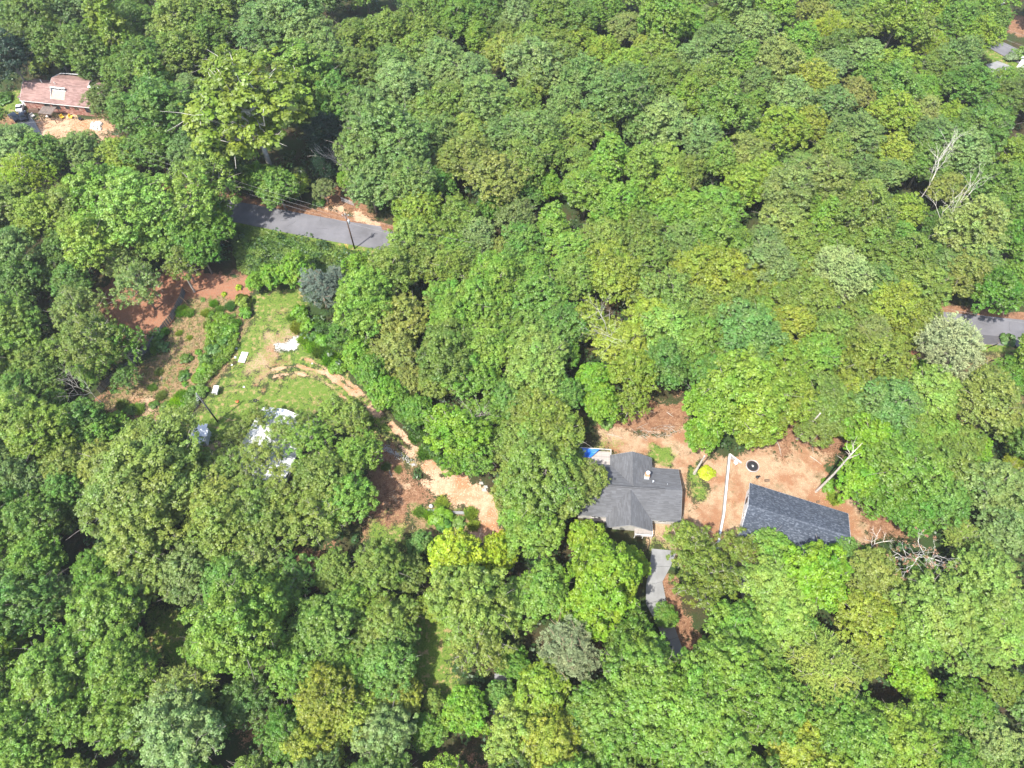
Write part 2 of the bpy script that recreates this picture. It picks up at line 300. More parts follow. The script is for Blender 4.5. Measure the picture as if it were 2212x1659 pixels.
# ------------------------------------------------------------------ ground
road_up = [(300, 404), (430, 422), (500, 433), (620, 455), (720, 473), (825, 496), (1000, 530), (1200, 562), (1500, 606), (1800, 648), (2040, 674), (2212, 691), (2330, 700)]
road_lo = [(300, 440), (430, 462), (500, 478), (620, 503), (720, 522), (825, 540), (1000, 574), (1200, 607), (1500, 655), (1800, 703), (2040, 737), (2212, 750), (2330, 757)]
ZONES = [  # (layer, weight, softness m, polygon in picture measurements)
    ('clay', 1, 1.2, [(205, 615), (330, 592), (400, 585), (520, 588), (548, 622), (525, 655), (445, 662), (408, 650), (380, 700), (330, 748), (285, 742), (215, 690)]),
    ('clay', .75, 1.5, [(195, 865), (290, 775), (345, 770), (380, 800), (350, 880), (310, 930), (240, 900)]),
    ('dry', 1, 1.5, [(395, 655), (430, 640), (520, 655), (560, 650), (530, 760), (480, 830), (410, 885), (340, 945), (290, 930), (225, 870), (300, 790), (370, 730)]),
    ('clay', .62, 1.0, [(400, 740), (450, 700), (452, 745), (420, 790), (380, 830), (350, 880), (320, 900), (300, 880), (360, 800)]),
    ('straw', .62, 1.5, [(235, 870), (300, 830), (350, 880), (380, 850), (330, 925), (280, 920)]),
    ('grass', .95, 1.2, [(556, 640), (645, 615), (662, 690), (655, 730), (700, 770), (770, 830), (830, 900), (880, 960), (905, 1010), (880, 1030), (820, 960), (760, 930), (640, 900), (540, 905), (470, 1000), (395, 960), (425, 890), (475, 830), (510, 760), (540, 700)]),
    ('straw', .62, 1.6, [(575, 655), (640, 640), (640, 690), (605, 690), (590, 740), (560, 720)]),
    ('straw', .78, 1.8, [(570, 715), (610, 690), (650, 712), (660, 745), (615, 765), (590, 800), (540, 822), (500, 860), (492, 905), (455, 880), (490, 820), (540, 765)]),
    ('straw', .8, 2.4, [(535, 815), (560, 780), (610, 765), (640, 775), (610, 815), (580, 835), (545, 845)]),
    ('straw', .75, 1.0, [(640, 795), (700, 790), (740, 835), (700, 822), (660, 812), (600, 830)]),
    ('clay', .8, .7, [(580, 812), (605, 803), (612, 815), (590, 822)]), ('clay', .8, .7, [(548, 838), (580, 828), (575, 845), (550, 852)]),
    ('gravel', 1.0, .5, [(602, 744), (622, 738), (640, 733), (645, 738), (640, 752), (620, 758), (605, 756)]),
    ('straw', .7, .9, [(610, 852), (650, 850), (690, 862), (700, 880), (640, 875)]),
    ('sand', .8, 1.0, [(400, 985), (470, 935), (480, 960), (430, 1000)]),
    ('brown', 1, 1.5, [(780, 955), (830, 950), (880, 985), (905, 1030), (960, 1050), (940, 1092), (900, 1112), (880, 1175), (820, 1195), (775, 1170), (780, 1060)]),
    ('straw', .7, 2.0, [(800, 970), (850, 1000), (900, 1040), (900, 1075), (860, 1110), (840, 1090), (850, 1050), (810, 1010)]),
    ('grass', .75, 1.5, [(800, 1110), (880, 1130), (900, 1180), (850, 1215), (790, 1190)]),
    ('dry', 1, 1.2, [(880, 1095), (940, 1085), (1010, 1095), (1045, 1140), (1030, 1180), (960, 1180), (890, 1160)]),
    ('sand', 1.1, 1.0, [(915, 1035), (1000, 1030), (1045, 1035), (1078, 1095), (1070, 1160), (1035, 1165), (1022, 1118), (975, 1082), (925, 1068)]),
    ('brown', 1, 1.8, [(1275, 930), (1370, 870), (1480, 865), (1500, 945), (1400, 950), (1330, 945)]),
    ('straw', 1.05, 1.5, [(1290, 935), (1400, 938), (1490, 925), (1530, 985), (1600, 975), (1640, 925), (1740, 940), (1800, 975), (1790, 1035), (1900, 1115), (1905, 1190), (1800, 1230), (1500, 1230), (1400, 1175), (1400, 1000), (1290, 985)]),
    ('brown', 1, 1.8, [(1650, 965), (1700, 900), (1830, 910), (1815, 985), (1720, 970), (1680, 1000)]),
    ('brown', .8, 1.5, [(1850, 1090), (1930, 1100), (1960, 1150), (1880, 1180)]),
    ('clay', .72, 1.5, [(1465, 985), (1510, 1000), (1540, 1035), (1520, 1060), (1500, 1110), (1480, 1125), (1478, 1040)]),
    ('grass', .85, 1.0, [(1385, 972), (1440, 962), (1470, 985), (1455, 1008), (1415, 1005)]),
    ('grass', .8, .8, [(1490, 1012), (1506, 1010), (1522, 1060), (1508, 1085), (1500, 1060)]),
    ('grass', .6, 1.5, [(1290, 950), (1330, 965), (1330, 985), (1290, 985)]),
    ('grass', .8, 1.0, [(1415, 1160), (1455, 1160), (1450, 1215), (1420, 1210)]),
    ('brown', 1, 1.0, [(1420, 1240), (1450, 1250), (1500, 1360), (1520, 1450), (1470, 1420)]),
    ('grass', .9, 1.5, [(855, 1270), (960, 1290), (975, 1400), (1000, 1560), (930, 1560), (880, 1480), (840, 1380)]),
    ('grass', .9, 1.5, [(325, 1310), (400, 1340), (440, 1430), (400, 1470), (330, 1450)]),
    ('dry', 1, 1.5, [(1940, 760), (2120, 770), (2212, 752), (2240, 850), (2150, 920), (2020, 930), (1960, 830)]),
    ('grass', .8, 2.5, [(2100, 790), (2212, 775), (2212, 850), (2090, 850)]),
    ('clay', .7, 1.0, [(1935, 765), (1990, 745), (2000, 790), (1950, 800)]),
    ('grass', 1.1, .8, [(2128, 108), (2152, 88), (2205, 118), (2190, 150), (2135, 132)]),
    ('grass', .9, 1.5, [(-60, 200), (60, 195), (50, 240), (10, 275), (-60, 270)]), ('brown', .8, 1.5, [(-20, 250), (45, 235), (40, 275), (0, 290)]),
    ('brown', 1.0, .8, [(60, 262), (150, 245), (260, 262), (250, 310), (60, 300)]), ('sand', .7, 1.0, [(60, 262), (150, 245), (260, 262), (250, 310), (60, 300)]),
    ('clay', .85, 1.0, [(220, 285), (255, 280), (262, 300), (235, 305)]),
    ('brown', 1.05, 1.2, [(680, 440), (725, 400), (760, 430), (800, 450), (830, 485), (780, 480), (720, 462)]),
    ('sand', .8, .9, [(712, 432), (760, 450), (800, 465), (822, 486), (790, 484), (745, 462), (710, 448)]),
    ('brown', .9, 1.0, [(2150, 20), (2212, 30), (2230, 80), (2155, 70)]),
    ('brown', .8, 2.0, [(640, 1180), (720, 1170), (730, 1260), (690, 1270), (600, 1230)]), ('brown', .8, 2.0, [(490, 1530), (580, 1520), (570, 1610), (500, 1590)]),
    ('clay', .7, 1.5, [(930, 1640), (1190, 1620), (1260, 1659), (1200, 1700), (930, 1700)]),
]
TRACK = W2([(590, 805), (640, 797), (700, 813), (742, 846), (790, 887), (840, 930), (880, 965), (930, 1010), (985, 1050)])
TRACK2 = W2([(660, 775), (715, 800), (770, 838), (820, 890), (870, 935), (905, 985), (945, 1030)])
def off_line(L, o):
    out = []
    for i, p in enumerate(L):
        a, b = L[max(i - 1, 0)], L[min(i + 1, len(L) - 1)]; l = math.hypot(b[0] - a[0], b[1] - a[1]); out.append((p[0] - (b[1] - a[1]) / l * o, p[1] + (b[0] - a[0]) / l * o))
    return out
VERGE = [(x, y) for x, y in road_up]
xs = np.concatenate([np.arange(-190, -92, 2.0), np.arange(-92, 72, 0.36), np.arange(72, 191, 2.0)])
ys = np.concatenate([np.arange(-30, 33, 2.0), np.arange(33, 120, 0.36), np.arange(120, 261, 2.0)])
GX, GY = np.meshgrid(xs, ys); nx, ny = len(xs), len(ys)
wob = (vnoise(GX, GY, 2.2, 1) - .5) * 2.2 + (vnoise(GX, GY, 0.8, 2) - .5) * 1.1
wob2 = (vnoise(GX, GY, 5.0, 3) - .5)
layers = {k: np.zeros(GX.shape) for k in ('clay', 'straw', 'sand', 'grass', 'gravel', 'dry', 'brown')}
for lay, wt, soft, poly in ZONES:
    pw = W2(poly); px_ = [p[0] for p in pw]; py_ = [p[1] for p in pw]
    j0, j1 = np.searchsorted(ys, min(py_) - 6), np.searchsorted(ys, max(py_) + 6); i0, i1 = np.searchsorted(xs, min(px_) - 6), np.searchsorted(xs, max(px_) + 6)
    if j1 <= j0 or i1 <= i0: continue
    sl = (slice(j0, j1), slice(i0, i1))
    soft *= 1.5
    d = sdf_poly(GX[sl], GY[sl], pw) + wob[sl] * min(1.3, soft)
    w = np.clip(0.5 + d / (2 * soft), 0, 1) * wt
    for k in layers:          # a new zone covers what lies under it
        if k != lay: layers[k][sl] *= (1 - np.clip(w, 0, 1) * (0.55 if lay in ('dry', 'straw') else 0.85))
    layers[lay][sl] = np.maximum(layers[lay][sl], w)
for ln, hw, wt in ((off_line(TRACK, .85), 0.42, .95), (off_line(TRACK, -.85), 0.38, .9), (TRACK2, 0.4, 0.8)):
    d = dist_line(GX, GY, ln) + wob * .4
    w = np.clip(0.5 + (hw - d) / 1.1, 0, 1) * wt
    for k in layers:
        if k != 'sand': layers[k] *= (1 - w * .8)
    layers['sand'] = np.maximum(layers['sand'], w)
dv = dist_line(GX, GY, W2(VERGE)); w = np.clip(0.5 + (2.2 - dv + wob * .4) / 1.2, 0, 1) * 0.9
layers['brown'] = np.maximum(layers['brown'], w)
dv = dist_line(GX, GY, W2(road_lo)); w = np.clip(0.5 + (1.8 - dv + wob * .4) / 1.2, 0, 1) * 0.85; layers['grass'] = np.maximum(layers['grass'], w)
near_road = np.clip((dist_line(GX, GY, [((a[0] + b[0]) / 2, (a[1] + b[1]) / 2) for a, b in zip(W2(road_up), W2(road_lo))]) - 4) / 6, 0, 1)
GZ = (vnoise(GX, GY, 9, 5) * .16 + vnoise(GX, GY, 2.4, 6) * .06 + vnoise(GX, GY, .8, 7) * .035 - .2) * near_road - 0.02
co = np.stack([GX, GY, GZ], -1).reshape(-1, 3)
fi = np.arange(nx * ny).reshape(ny, nx); quads = np.stack([fi[:-1, :-1], fi[:-1, 1:], fi[1:, 1:], fi[1:, :-1]], -1).reshape(-1, 4)
LN = ['brown', 'clay', 'dry', 'straw', 'sand', 'grass', 'gravel']
stack = np.stack([layers[k].ravel() for k in LN], -1)
fw = stack[quads].mean(1); best = np.argmax(fw, 1); dom = np.where(fw.max(1) > 0.42, best, -1)
za = np.stack([layers['clay'], layers['straw'], layers['sand'], layers['grass']], -1).reshape(-1, 4)
zb = np.stack([layers['gravel'], layers['dry'], layers['brown'], np.ones_like(GX)], -1).reshape(-1, 4)
def ground_piece(name, sel, label):
    q = quads[sel]
    if not len(q): return
    u, inv = np.unique(q, return_inverse=True); inv = inv.reshape(-1, 4)
    me = bpy.data.meshes.new(name); me.vertices.add(len(u)); me.vertices.foreach_set('co', co[u].astype(np.float32).ravel())
    me.loops.add(inv.size); me.loops.foreach_set('vertex_index', inv.astype(np.int32).ravel())
    me.polygons.add(len(inv)); me.polygons.foreach_set('loop_start', np.arange(0, inv.size, 4, dtype=np.int32)); me.update(calc_edges=True)
    for nm, arr in (('zone_a', za), ('zone_b', zb)):
        a = me.attributes.new(nm, 'FLOAT_COLOR', 'POINT'); a.data.foreach_set('color', arr[u].astype(np.float32).ravel())
    me.polygons.foreach_set('use_smooth', np.ones(len(inv), bool)); me.materials.append(M['ground'])
    tag(link(name, me), label=label, kind='structure')
ground_piece('forest_floor', dom == -1, 'dark leaf litter on the floor of the forest')
ground_piece('bare_brown_ground', dom == 0, 'bare brown ground at the forest edges and road verge')
ground_piece('red_clay_bank', dom == 1, 'exposed red clay around the wooden fence')
ground_piece('dry_grass_field', dom == 2, 'dry brown grass slope beside the wooden fence')
ground_piece('straw_covered_yard', dom == 3, 'tan straw and mulch covering the yards')
ground_piece('dirt_track', dom == 4, 'sandy dirt track curving down through the clearing')
ground_piece('lawn', dom == 5, 'patchy green lawn of the clearings')
ground_piece('gravel_patch', dom == 6, 'pale gravel patches in the clearing')
far = MB(); far.face([(-900, -700, -0.6), (900, -700, -0.6), (900, 1300, -0.6), (-900, 1300, -0.6)])
fo = far.build('ground', M['ground'], label='forest ground reaching to the horizon', kind='structure')

def hz(x, y):
    i = min(max(np.searchsorted(xs, x), 0), nx - 1); j = min(max(np.searchsorted(ys, y), 0), ny - 1); return float(GZ[j, i])
def clearing(x, y, m=0.42):
    i = min(max(np.searchsorted(xs, x), 0), nx - 1); j = min(max(np.searchsorted(ys, y), 0), ny - 1)
    return max(layers[k][j, i] for k in LN) > m

# ------------------------------------------------------------------ road, drives
def strip(name, up, lo, z, mat, **kw):
    m = MB()
    U = [at(x, y) for x, y in up]; L = [at(x, y) for x, y in lo]
    for k in range(len(U) - 1):
        m.face([(L[k][0], L[k][1], z), (L[k + 1][0], L[k + 1][1], z), (U[k + 1][0], U[k + 1][1], z), (U[k][0], U[k][1], z)])
    return m.build(name, mat, **kw)
strip('road', road_up, road_lo, 0.012, M['asphalt'], label='grey asphalt road running through the forest', kind='structure')
def slab(name, pts, z0, z1, mat, parent=None, **kw):
    m = MB(); m.hexa([(x, y, z0) for x, y in pts], [(x, y, z1) for x, y in pts]); return m.build(name, mat, parent, **kw)
slab('asphalt_patch', W2([(2088, 727), (2212, 735), (2160, 752), (2092, 748)][:0] + [(2062, 720), (2110, 722), (2168, 727), (2172, 740), (2135, 744), (2066, 738)]), 0.014, 0.02, M['patch'], label='dark asphalt patch at the edge of the road', kind='structure')
zm3 = Zm(600, 380, 4.148)
slab('newer_road_surface', [zm3(*p)[:2] for p in [(1370, 955), (1900, 1030), (1930, 1108), (1870, 1210), (1820, 1200), (1860, 1120), (1340, 1060)]], 0.016, 0.02, M['asphalt'], label='slightly darker resurfaced part of the road below the power pole', kind='structure')
# cracks and wheel marks in the asphalt, thin tar lines
tar = MB()
for k in range(26):
    t0 = rnd.uniform(470, 830) if k < 17 else rnd.uniform(2060, 2212)
    yy = np.interp(t0, [p[0] for p in road_up], [p[1] for p in road_up]); yl = np.interp(t0, [p[0] for p in road_lo], [p[1] for p in road_lo]); y0 = rnd.uniform(yy + 4, yl - 4)
    p = np.array(at(t0, y0)[:2]); ang = rnd.uniform(0, 6.28) if k % 2 else -0.2
    for s in range(4):
        q = p + np.array((math.cos(ang), math.sin(ang))) * rnd.uniform(.3, .9); nrm = np.array((-math.sin(ang), math.cos(ang))) * 0.035
        tar.face([(*(p - nrm), .0245), (*(q - nrm), .0245), (*(q + nrm), .0245), (*(p + nrm), .0245)]); p = q; ang += rnd.uniform(-.5, .5)
tar.build('tar_cracks', M['patch'], kind='stuff', label='dark tar lines and cracks in the asphalt')
def pave(name, poly, gap=3.2, **kw):
    """concrete slabs with joints, laid along the longer way"""
    root = empty(name, (0, 0, 0)); tag(root, **kw); P = [np.array(at(*p)[:2]) for p in poly]; h = len(P) // 2
    A, B = P[:h], P[h:][::-1]            # two long edges
    def along(L, t):
        seg = [np.linalg.norm(b - a) for a, b in zip(L[:-1], L[1:])]; s = t * sum(seg)
        for (a, b), l in zip(zip(L[:-1], L[1:]), seg):
            if s <= l: return a + (b - a) * s / l
            s -= l
        return L[-1]
    tot = sum(np.linalg.norm(b - a) for a, b in zip(A[:-1], A[1:])); n = max(2, int(tot / gap)); e = 0.012 / tot * 2
    for i in range(n):
        t0, t1 = i / n + e, (i + 1) / n - e
        m = MB(); q = [along(A, t0), along(A, t1), along(B, t1), along(B, t0)]
        m.hexa([(x, y, -0.05) for x, y in q], [(x, y, 0.075) for x, y in q]); m.build('slab', M['concrete'], root)
    return root
pave('concrete_driveway', [(1392, 1160), (1395, 1215), (1398, 1262), (1385, 1300), (1425, 1365), (1462, 1450), (1488, 1440), (1462, 1362), (1433, 1262), (1470, 1200), (1475, 1165)][:0] + [(1408, 1185), (1400, 1250), (1388, 1290), (1420, 1350), (1455, 1430), (1480, 1418), (1452, 1340), (1428, 1262), (1448, 1225), (1462, 1190)], kind='structure', label='pale concrete driveway running down from the grey-roofed house')
pave('concrete_path', [(1068, 1455), (1066, 1520), (1064, 1560), (1088, 1565), (1094, 1520), (1100, 1452)], kind='structure', label='short pale paved strip seen between the trees near the bottom')
slab('concrete_slab', [F(500 + x / 5.6, 1080 + y / 5.6)[:2] for x, y in [(150, 215), (215, 240), (220, 285), (165, 350), (110, 385), (60, 395), (75, 330)]], -0.05, 0.1, M['concrete'], label='old grey concrete slab among the weeds left of the pole', cat='slab')
far_road = W2([(2100, 78), (2130, 80), (2165, 90), (2212, 112), (2260, 135), (2250, 160), (2212, 142), (2170, 122), (2130, 100)])
slab('far_street', far_road, 0.0, 0.03, M['asphalt'], label='pale grey street in the top right corner', kind='structure')
slab('far_driveway', W2([(2130, 140), (2155, 132), (2190, 145), (2180, 165), (2150, 165)]), 0.0, 0.05, M['concrete'], label='small grey paved area by the top right lawn', kind='structure')
slab('patio', W2([(40, 250), (56, 240), (75, 262), (95, 300), (100, 330), (60, 320), (38, 270)]), -0.03, 0.05, M['concrete'], label='pale concrete path beside the brick house', kind='structure')

# ------------------------------------------------------------------ foliage prototypes
def cluster_leaves(C, Rc, n_per, L, W, r, up=0.5, flat=0.7, tint0=None, outw=None):
    """C: cluster centres (k,3); Rc radius; leaves on the shell of each cluster"""
    k = len(C); d = unit(r.normal(size=(k, n_per, 3))); d[..., 2] = np.where(d[..., 2] < -0.3, -d[..., 2], d[..., 2])
    rad = r.uniform(0.62, 1.0, (k, n_per, 1)) * np.asarray(Rc).reshape(-1, 1, 1)
    P = C[:, None, :] + d * rad * np.array((1, 1, flat))
    out = 0 if outw is None else outw[:, None, :] * 0.45
    Nn = unit(d * 0.95 + out + np.array((0, 0, up)) + r.normal(size=(k, n_per, 3)) * 0.36)
    t = (tint0[:, None] if tint0 is not None else 0.5) + r.uniform(-0.2, 0.2, (k, n_per))
    return leaf_quads(P.reshape(-1, 3), Nn.reshape(-1, 3), L, W, r), np.clip(t.reshape(-1), 0, 1)
def crown(seed, kind):
    r = np.random.RandomState(seed)
    P = dict(  # rx, rz, centre z, lobes, lobe radius, clusters per lobe, cluster radius, leaves, leaf length, width, top sharpness, lump
        B=(6.6, 7.0, 12.2, 78, (1.1, 2.1), 15, .50, 20, .32, .24, 0.0, .24), O=(7.0, 6.5, 12.5, 62, (.9, 1.7), 12, .48, 19, .32, .23, 0.0, .3),
        N=(7.0, 5.0, 13.2, 54, (.9, 1.6), 12, .5, 17, .34, .24, 0.0, .3), U=(5.8, 8.6, 12.0, 84, (1.0, 1.7), 14, .48, 19, .34, .26, .55, .2), S=(6.6, 7.6, 12.5, 88, (.75, 1.35), 12, .45, 13, .42, .34, .25, .28),
        Y=(6.6, 6.8, 11.5, 80, (1.0, 1.8), 13, .55, 17, .42, .31, .15, .27), P=(6.2, 7.0, 12.5, 74, (.8, 1.4), 9, .42, 0, .6, .07, .2, .25),
        W=(6.4, 7.2, 12.0, 90, (.9, 1.5), 12, .5, 16, .42, .13, .2, .2), F=(6.6, 6.8, 12.0, 96, (.7, 1.3), 12, .5, 13, .42, .13, .25, .22),
        K=(4.6, 9.5, 10.0, 95, (.8, 1.2), 13, .45, 14, .38, .14, .9, .12))[kind]
    rx, rz, cz, nl, lr, nc, cr, nlf, L, Wd, sharp, lump = P
    # the crown is a union of domes, one for each leading limb; lobes sit on their outer shells
    ns = {'U': 3, 'K': 1, 'S': 6}.get(kind, 5); dom = []
    for j in range(ns):
        a = 6.283 * j / ns + r.uniform(-.5, .5); rr = 0 if ns == 1 else r.uniform(.36, .52) * (.7 if kind == 'U' else 1); f = 1.0 if ns == 1 else r.uniform(.48, .66)
        dom.append((np.array((math.cos(a) * rr * rx, math.sin(a) * rr * rx, cz + rz * r.uniform(-.30, .16))), np.array((rx * f, rx * f, rz * f * 1.05))))
    if ns > 1: dom.append((np.array((r.uniform(-.1, .1) * rx, r.uniform(-.1, .1) * rx, cz + rz * .30)), np.array((rx * .52, rx * .52, rz * .66))))
    C = []; d = []; kk = int(nl * 1.75 / len(dom)) if ns > 1 else nl
    for c0, ax in dom:
        k = np.arange(kk) + .5; ph = np.pi * (1 + 5 ** .5) * k + r.uniform(-.4, .4, kk) + r.uniform(0, 6); cz_ = np.clip(1 - 1.6 * k / kk + r.uniform(-.08, .08, kk), -1, 1)
        s = np.sqrt(np.maximum(1 - cz_ ** 2, 0)); dj = np.stack([np.cos(ph) * s, np.sin(ph) * s, cz_], -1); tap = 1 - sharp * np.clip(cz_, 0, 1) ** 1.2 * .75
        C.append(c0 + dj * ax * np.stack([tap, tap, np.ones(kk)], -1) * (.82 + r.uniform(-lump, lump, kk)[:, None] * .7)); d.append(dj)
    C = np.concatenate(C); d = np.concatenate(d); keep = np.ones(len(C), bool)
    for c0, ax in dom: keep &= (((C - c0) / ax) ** 2).sum(1) > .36
    C, d = C[keep], d[keep]; nl = len(C); Rl = r.uniform(lr[0], lr[1], nl)
    # a few inner lobes
    ni = nl // 4; di = unit(r.normal(size=(ni, 3))); Ci = np.array((0, 0, cz)) + di * np.array((rx, rx, rz)) * .42; C = np.concatenate([C, Ci]); Rl = np.concatenate([Rl, np.full(ni, lr[1])])
    d = np.concatenate([d, di]); n = len(C)
    lt = r.uniform(.28, .72, n)
    dd = unit(r.normal(size=(n, nc, 3)) + d[:, None, :] * .55 + np.array((0, 0, .35)))
    CC = C[:, None, :] + dd * (Rl[:, None, None] * r.uniform(.5, 1.0, (n, nc, 1)) * np.where(r.rand(n, nc, 1) < .12, 1.4, 1.0)) * np.array((1, 1, .8))
    T = (lt[:, None] + r.uniform(-.2, .2, (n, nc))).ravel(); CC = CC.reshape(-1, 3); DD = dd.reshape(-1, 3)
    if kind == 'P':      # tufts of long needles radiating from each twig end
        V = []; TT = []; n2 = len(CC); m = 26
        dirs = unit(r.normal(size=(n2, m, 3)) + DD[:, None, :] * .9 + np.array((0, 0, .35))); base = CC[:, None, :] + dirs * .04
        tip = base + dirs * r.uniform(.35, .62, (n2, m, 1)); side = unit(np.cross(dirs, r.normal(size=(n2, m, 3)))) * .045
        V = np.stack([base - side * .4, base + side * .4, tip + side, tip - side], 2).reshape(-1, 4, 3); t = np.clip((T[:, None] + r.uniform(-.2, .3, (n2, m))).ravel(), 0, 1)
        return V, t, C, Rl
    if kind in 'WFK':    # feathery sprays: leaves lie along outward twigs
        n2 = len(CC); m = nlf; dr = unit(DD + np.array((0, 0, .1)) + r.normal(size=(n2, 3)) * .25); s_ = r.uniform(0, 1, (n2, m, 1))
        base = CC[:, None, :] + dr[:, None, :] * s_ * 1.0 + r.normal(size=(n2, m, 3)) * .1
        Nn = unit(np.array((0, 0, 1.0)) + r.normal(size=(n2, m, 3)) * .55); V = leaf_quads(base.reshape(-1, 3), Nn.reshape(-1, 3), L, Wd, r)
        t = np.clip((T[:, None] + r.uniform(-.25, .25, (n2, m)) + s_[..., 0] * .15).ravel(), 0, 1); return V, t, C, Rl
    if kind in 'BO' and seed % 2:
        CC[:, 2] = cz + (CC[:, 2] - cz) * 1.0 + (np.sin(CC[:, 0] * 1.7 + seed) * np.sin(CC[:, 1] * 1.9 + seed * 2)) * 1.1
    V, t = cluster_leaves(CC, np.full(len(CC), cr) * r.uniform(.7, 1.25, len(CC)), nlf, L, Wd, r, up=.45, tint0=T, outw=DD)
    return V, t, C, Rl
def limbs(seed, C, Rl, H=20.0, nl=26, r0=.30, thick=1.0, poke=0.0):
    r = np.random.RandomState(seed + 99); m = MB(); top = np.array((r.uniform(-.6, .6), r.uniform(-.6, .6), H * .74))
    pts = [np.array((0, 0, -.6)), np.array((r.uniform(-.2, .2), r.uniform(-.2, .2), H * .3)), np.array((top[0] * .6, top[1] * .6, H * .55)), top]
    m.tube(pts, [r0 * 1.25, r0 * .85, r0 * .55, .08], 7)
    for i in r.choice(len(C), min(nl, len(C)), replace=False):
        c = C[i] + unit(C[i] - np.array((0, 0, H * .5))) * poke; z0 = np.clip(c[2] - np.hypot(c[0], c[1]) * r.uniform(.7, 1.3), H * .3, H * .68); f = (z0 / H - .3) / .45
        p0 = pts[1] + (top - pts[1]) * f; mid = (p0 + c) / 2 + r.normal(size=3) * .4 - np.array((0, 0, .3))
        m.tube([p0, mid, c], [.13 * thick, .085 * thick, .035 * thick], 5, cap=False)
        for j in range(2):
            e = c + r.normal(size=3) * np.array((.9, .9, .6)) + unit(c - np.array((0, 0, H * .5))) * Rl[i] * .75
            m.tube([c, (c + e) / 2 + r.normal(size=3) * .15, e], [.045 * thick, .03 * thick, .014 * thick], 4, cap=False)
    return m.mesh('trunk', M['bark'], True)
PROTO = {}
for kind, cnt in (('B', 7), ('O', 2), ('N', 2), ('U', 3), ('S', 2), ('Y', 3), ('P', 1), ('W', 2), ('F', 2), ('K', 1)):
    for i in range(cnt):
        sd = ord(kind) * 10 + i; V, t, C, Rl = crown(sd, kind)
        if kind in 'ON':
            keep = rs.uniform(size=len(V)) < (.88 if kind == 'O' else .72); V, t = V[keep], t[keep]
        cm = quads_mesh('crown', V, t, M['needle'] if kind in 'PWFK' else M['leaf'])
        tm = limbs(sd, C, Rl, nl=dict(S=44, F=50, O=36, P=40).get(kind, 26), thick=dict(S=.9, F=.8, P=1.0).get(kind, 1.0), poke=dict(S=.35, F=.5, O=.3, P=.3).get(kind, .1))
        PROTO.setdefault(kind, []).append((cm, tm))

LEAF = dict(  # real leaf colours
    dg=(.038, .078, .020), nv=(.020, .046, .026), od=(.060, .086, .024), bg=(.082, .128, .054), bgp=(.118, .168, .080), mg=(.066, .122, .026), om=(.096, .132, .032),
    yg=(.125, .175, .022), lg=(.108, .180, .038), gl=(.092, .168, .028), glp=(.130, .198, .050), vg=(.088, .185, .014), vgd=(.048, .118, .014), lime=(.200, .285, .014), lime2=(.130, .260, .014),
    ol=(.126, .152, .038), olp=(.142, .160, .062), brg=(.138, .142, .046), br=(.165, .145, .062), yo=(.150, .172, .024), yod=(.108, .128, .024), pl=(.145, .195, .046), pg=(.120, .160, .060),
    pt=(.125, .168, .080), gt=(.058, .130, .032), tl=(.078, .150, .056), gy=(.100, .118, .060), yf=(.165, .190, .060), pf=(.170, .175, .090), wp=(.165, .235, .090), sp=(.140, .175, .130), gp=(.190, .235, .115), ygv=(.125, .200, .012))
WORD = dict(dg='dark green', nv='very dark blue-green', od='dark olive green', bg='blue-green', bgp='pale blue-green', mg='medium green', om='olive green', yg='yellow-green', lg='light green',
    gl='fresh green', glp='pale fresh green', vg='vivid green', vgd='deep green', lime='lime green', lime2='bright lime green', ol='olive', olp='pale olive', brg='brownish green', br='tan-brown', yo='golden green',
    yod='dull golden green', pl='pale yellow-green', pg='pale grey-green', pt='silvery green', gt='cool green', tl='teal green', gy='grey-green', yf='pale feathery green', pf='greyish feathery', ygv='bright yellow-green', wp='pale mint', sp='silver-grey', gp='grey-green')
KIND = dict(B=('broadleaf_tree', 'rounded tree'), O=('open_crowned_tree', 'open-crowned tree'), N=('thin_crowned_tree', 'thin-crowned tree'), U=('pointed_tree', 'pointed tall tree'), S=('sycamore_tree', 'tree with pale limbs showing'), Y=('large_leaved_tree', 'coarse-leaved tree'),
    P=('pine_tree', 'tufted pine'), W=('white_pine_tree', 'soft pine'), F=('feathery_tree', 'feathery tree'), K=('spruce_tree', 'conical conifer'))
GROUPN = dict(B='rounded broadleaf trees of the forest', O='open-crowned trees around the clearings', N='thin-crowned trees over the white roof', U='pointed tall trees of the forest', S='trees with pale limbs', Y='coarse-leaved trees', P='tufted pines', W='soft pines', F='feathery trees', K='conical conifers')
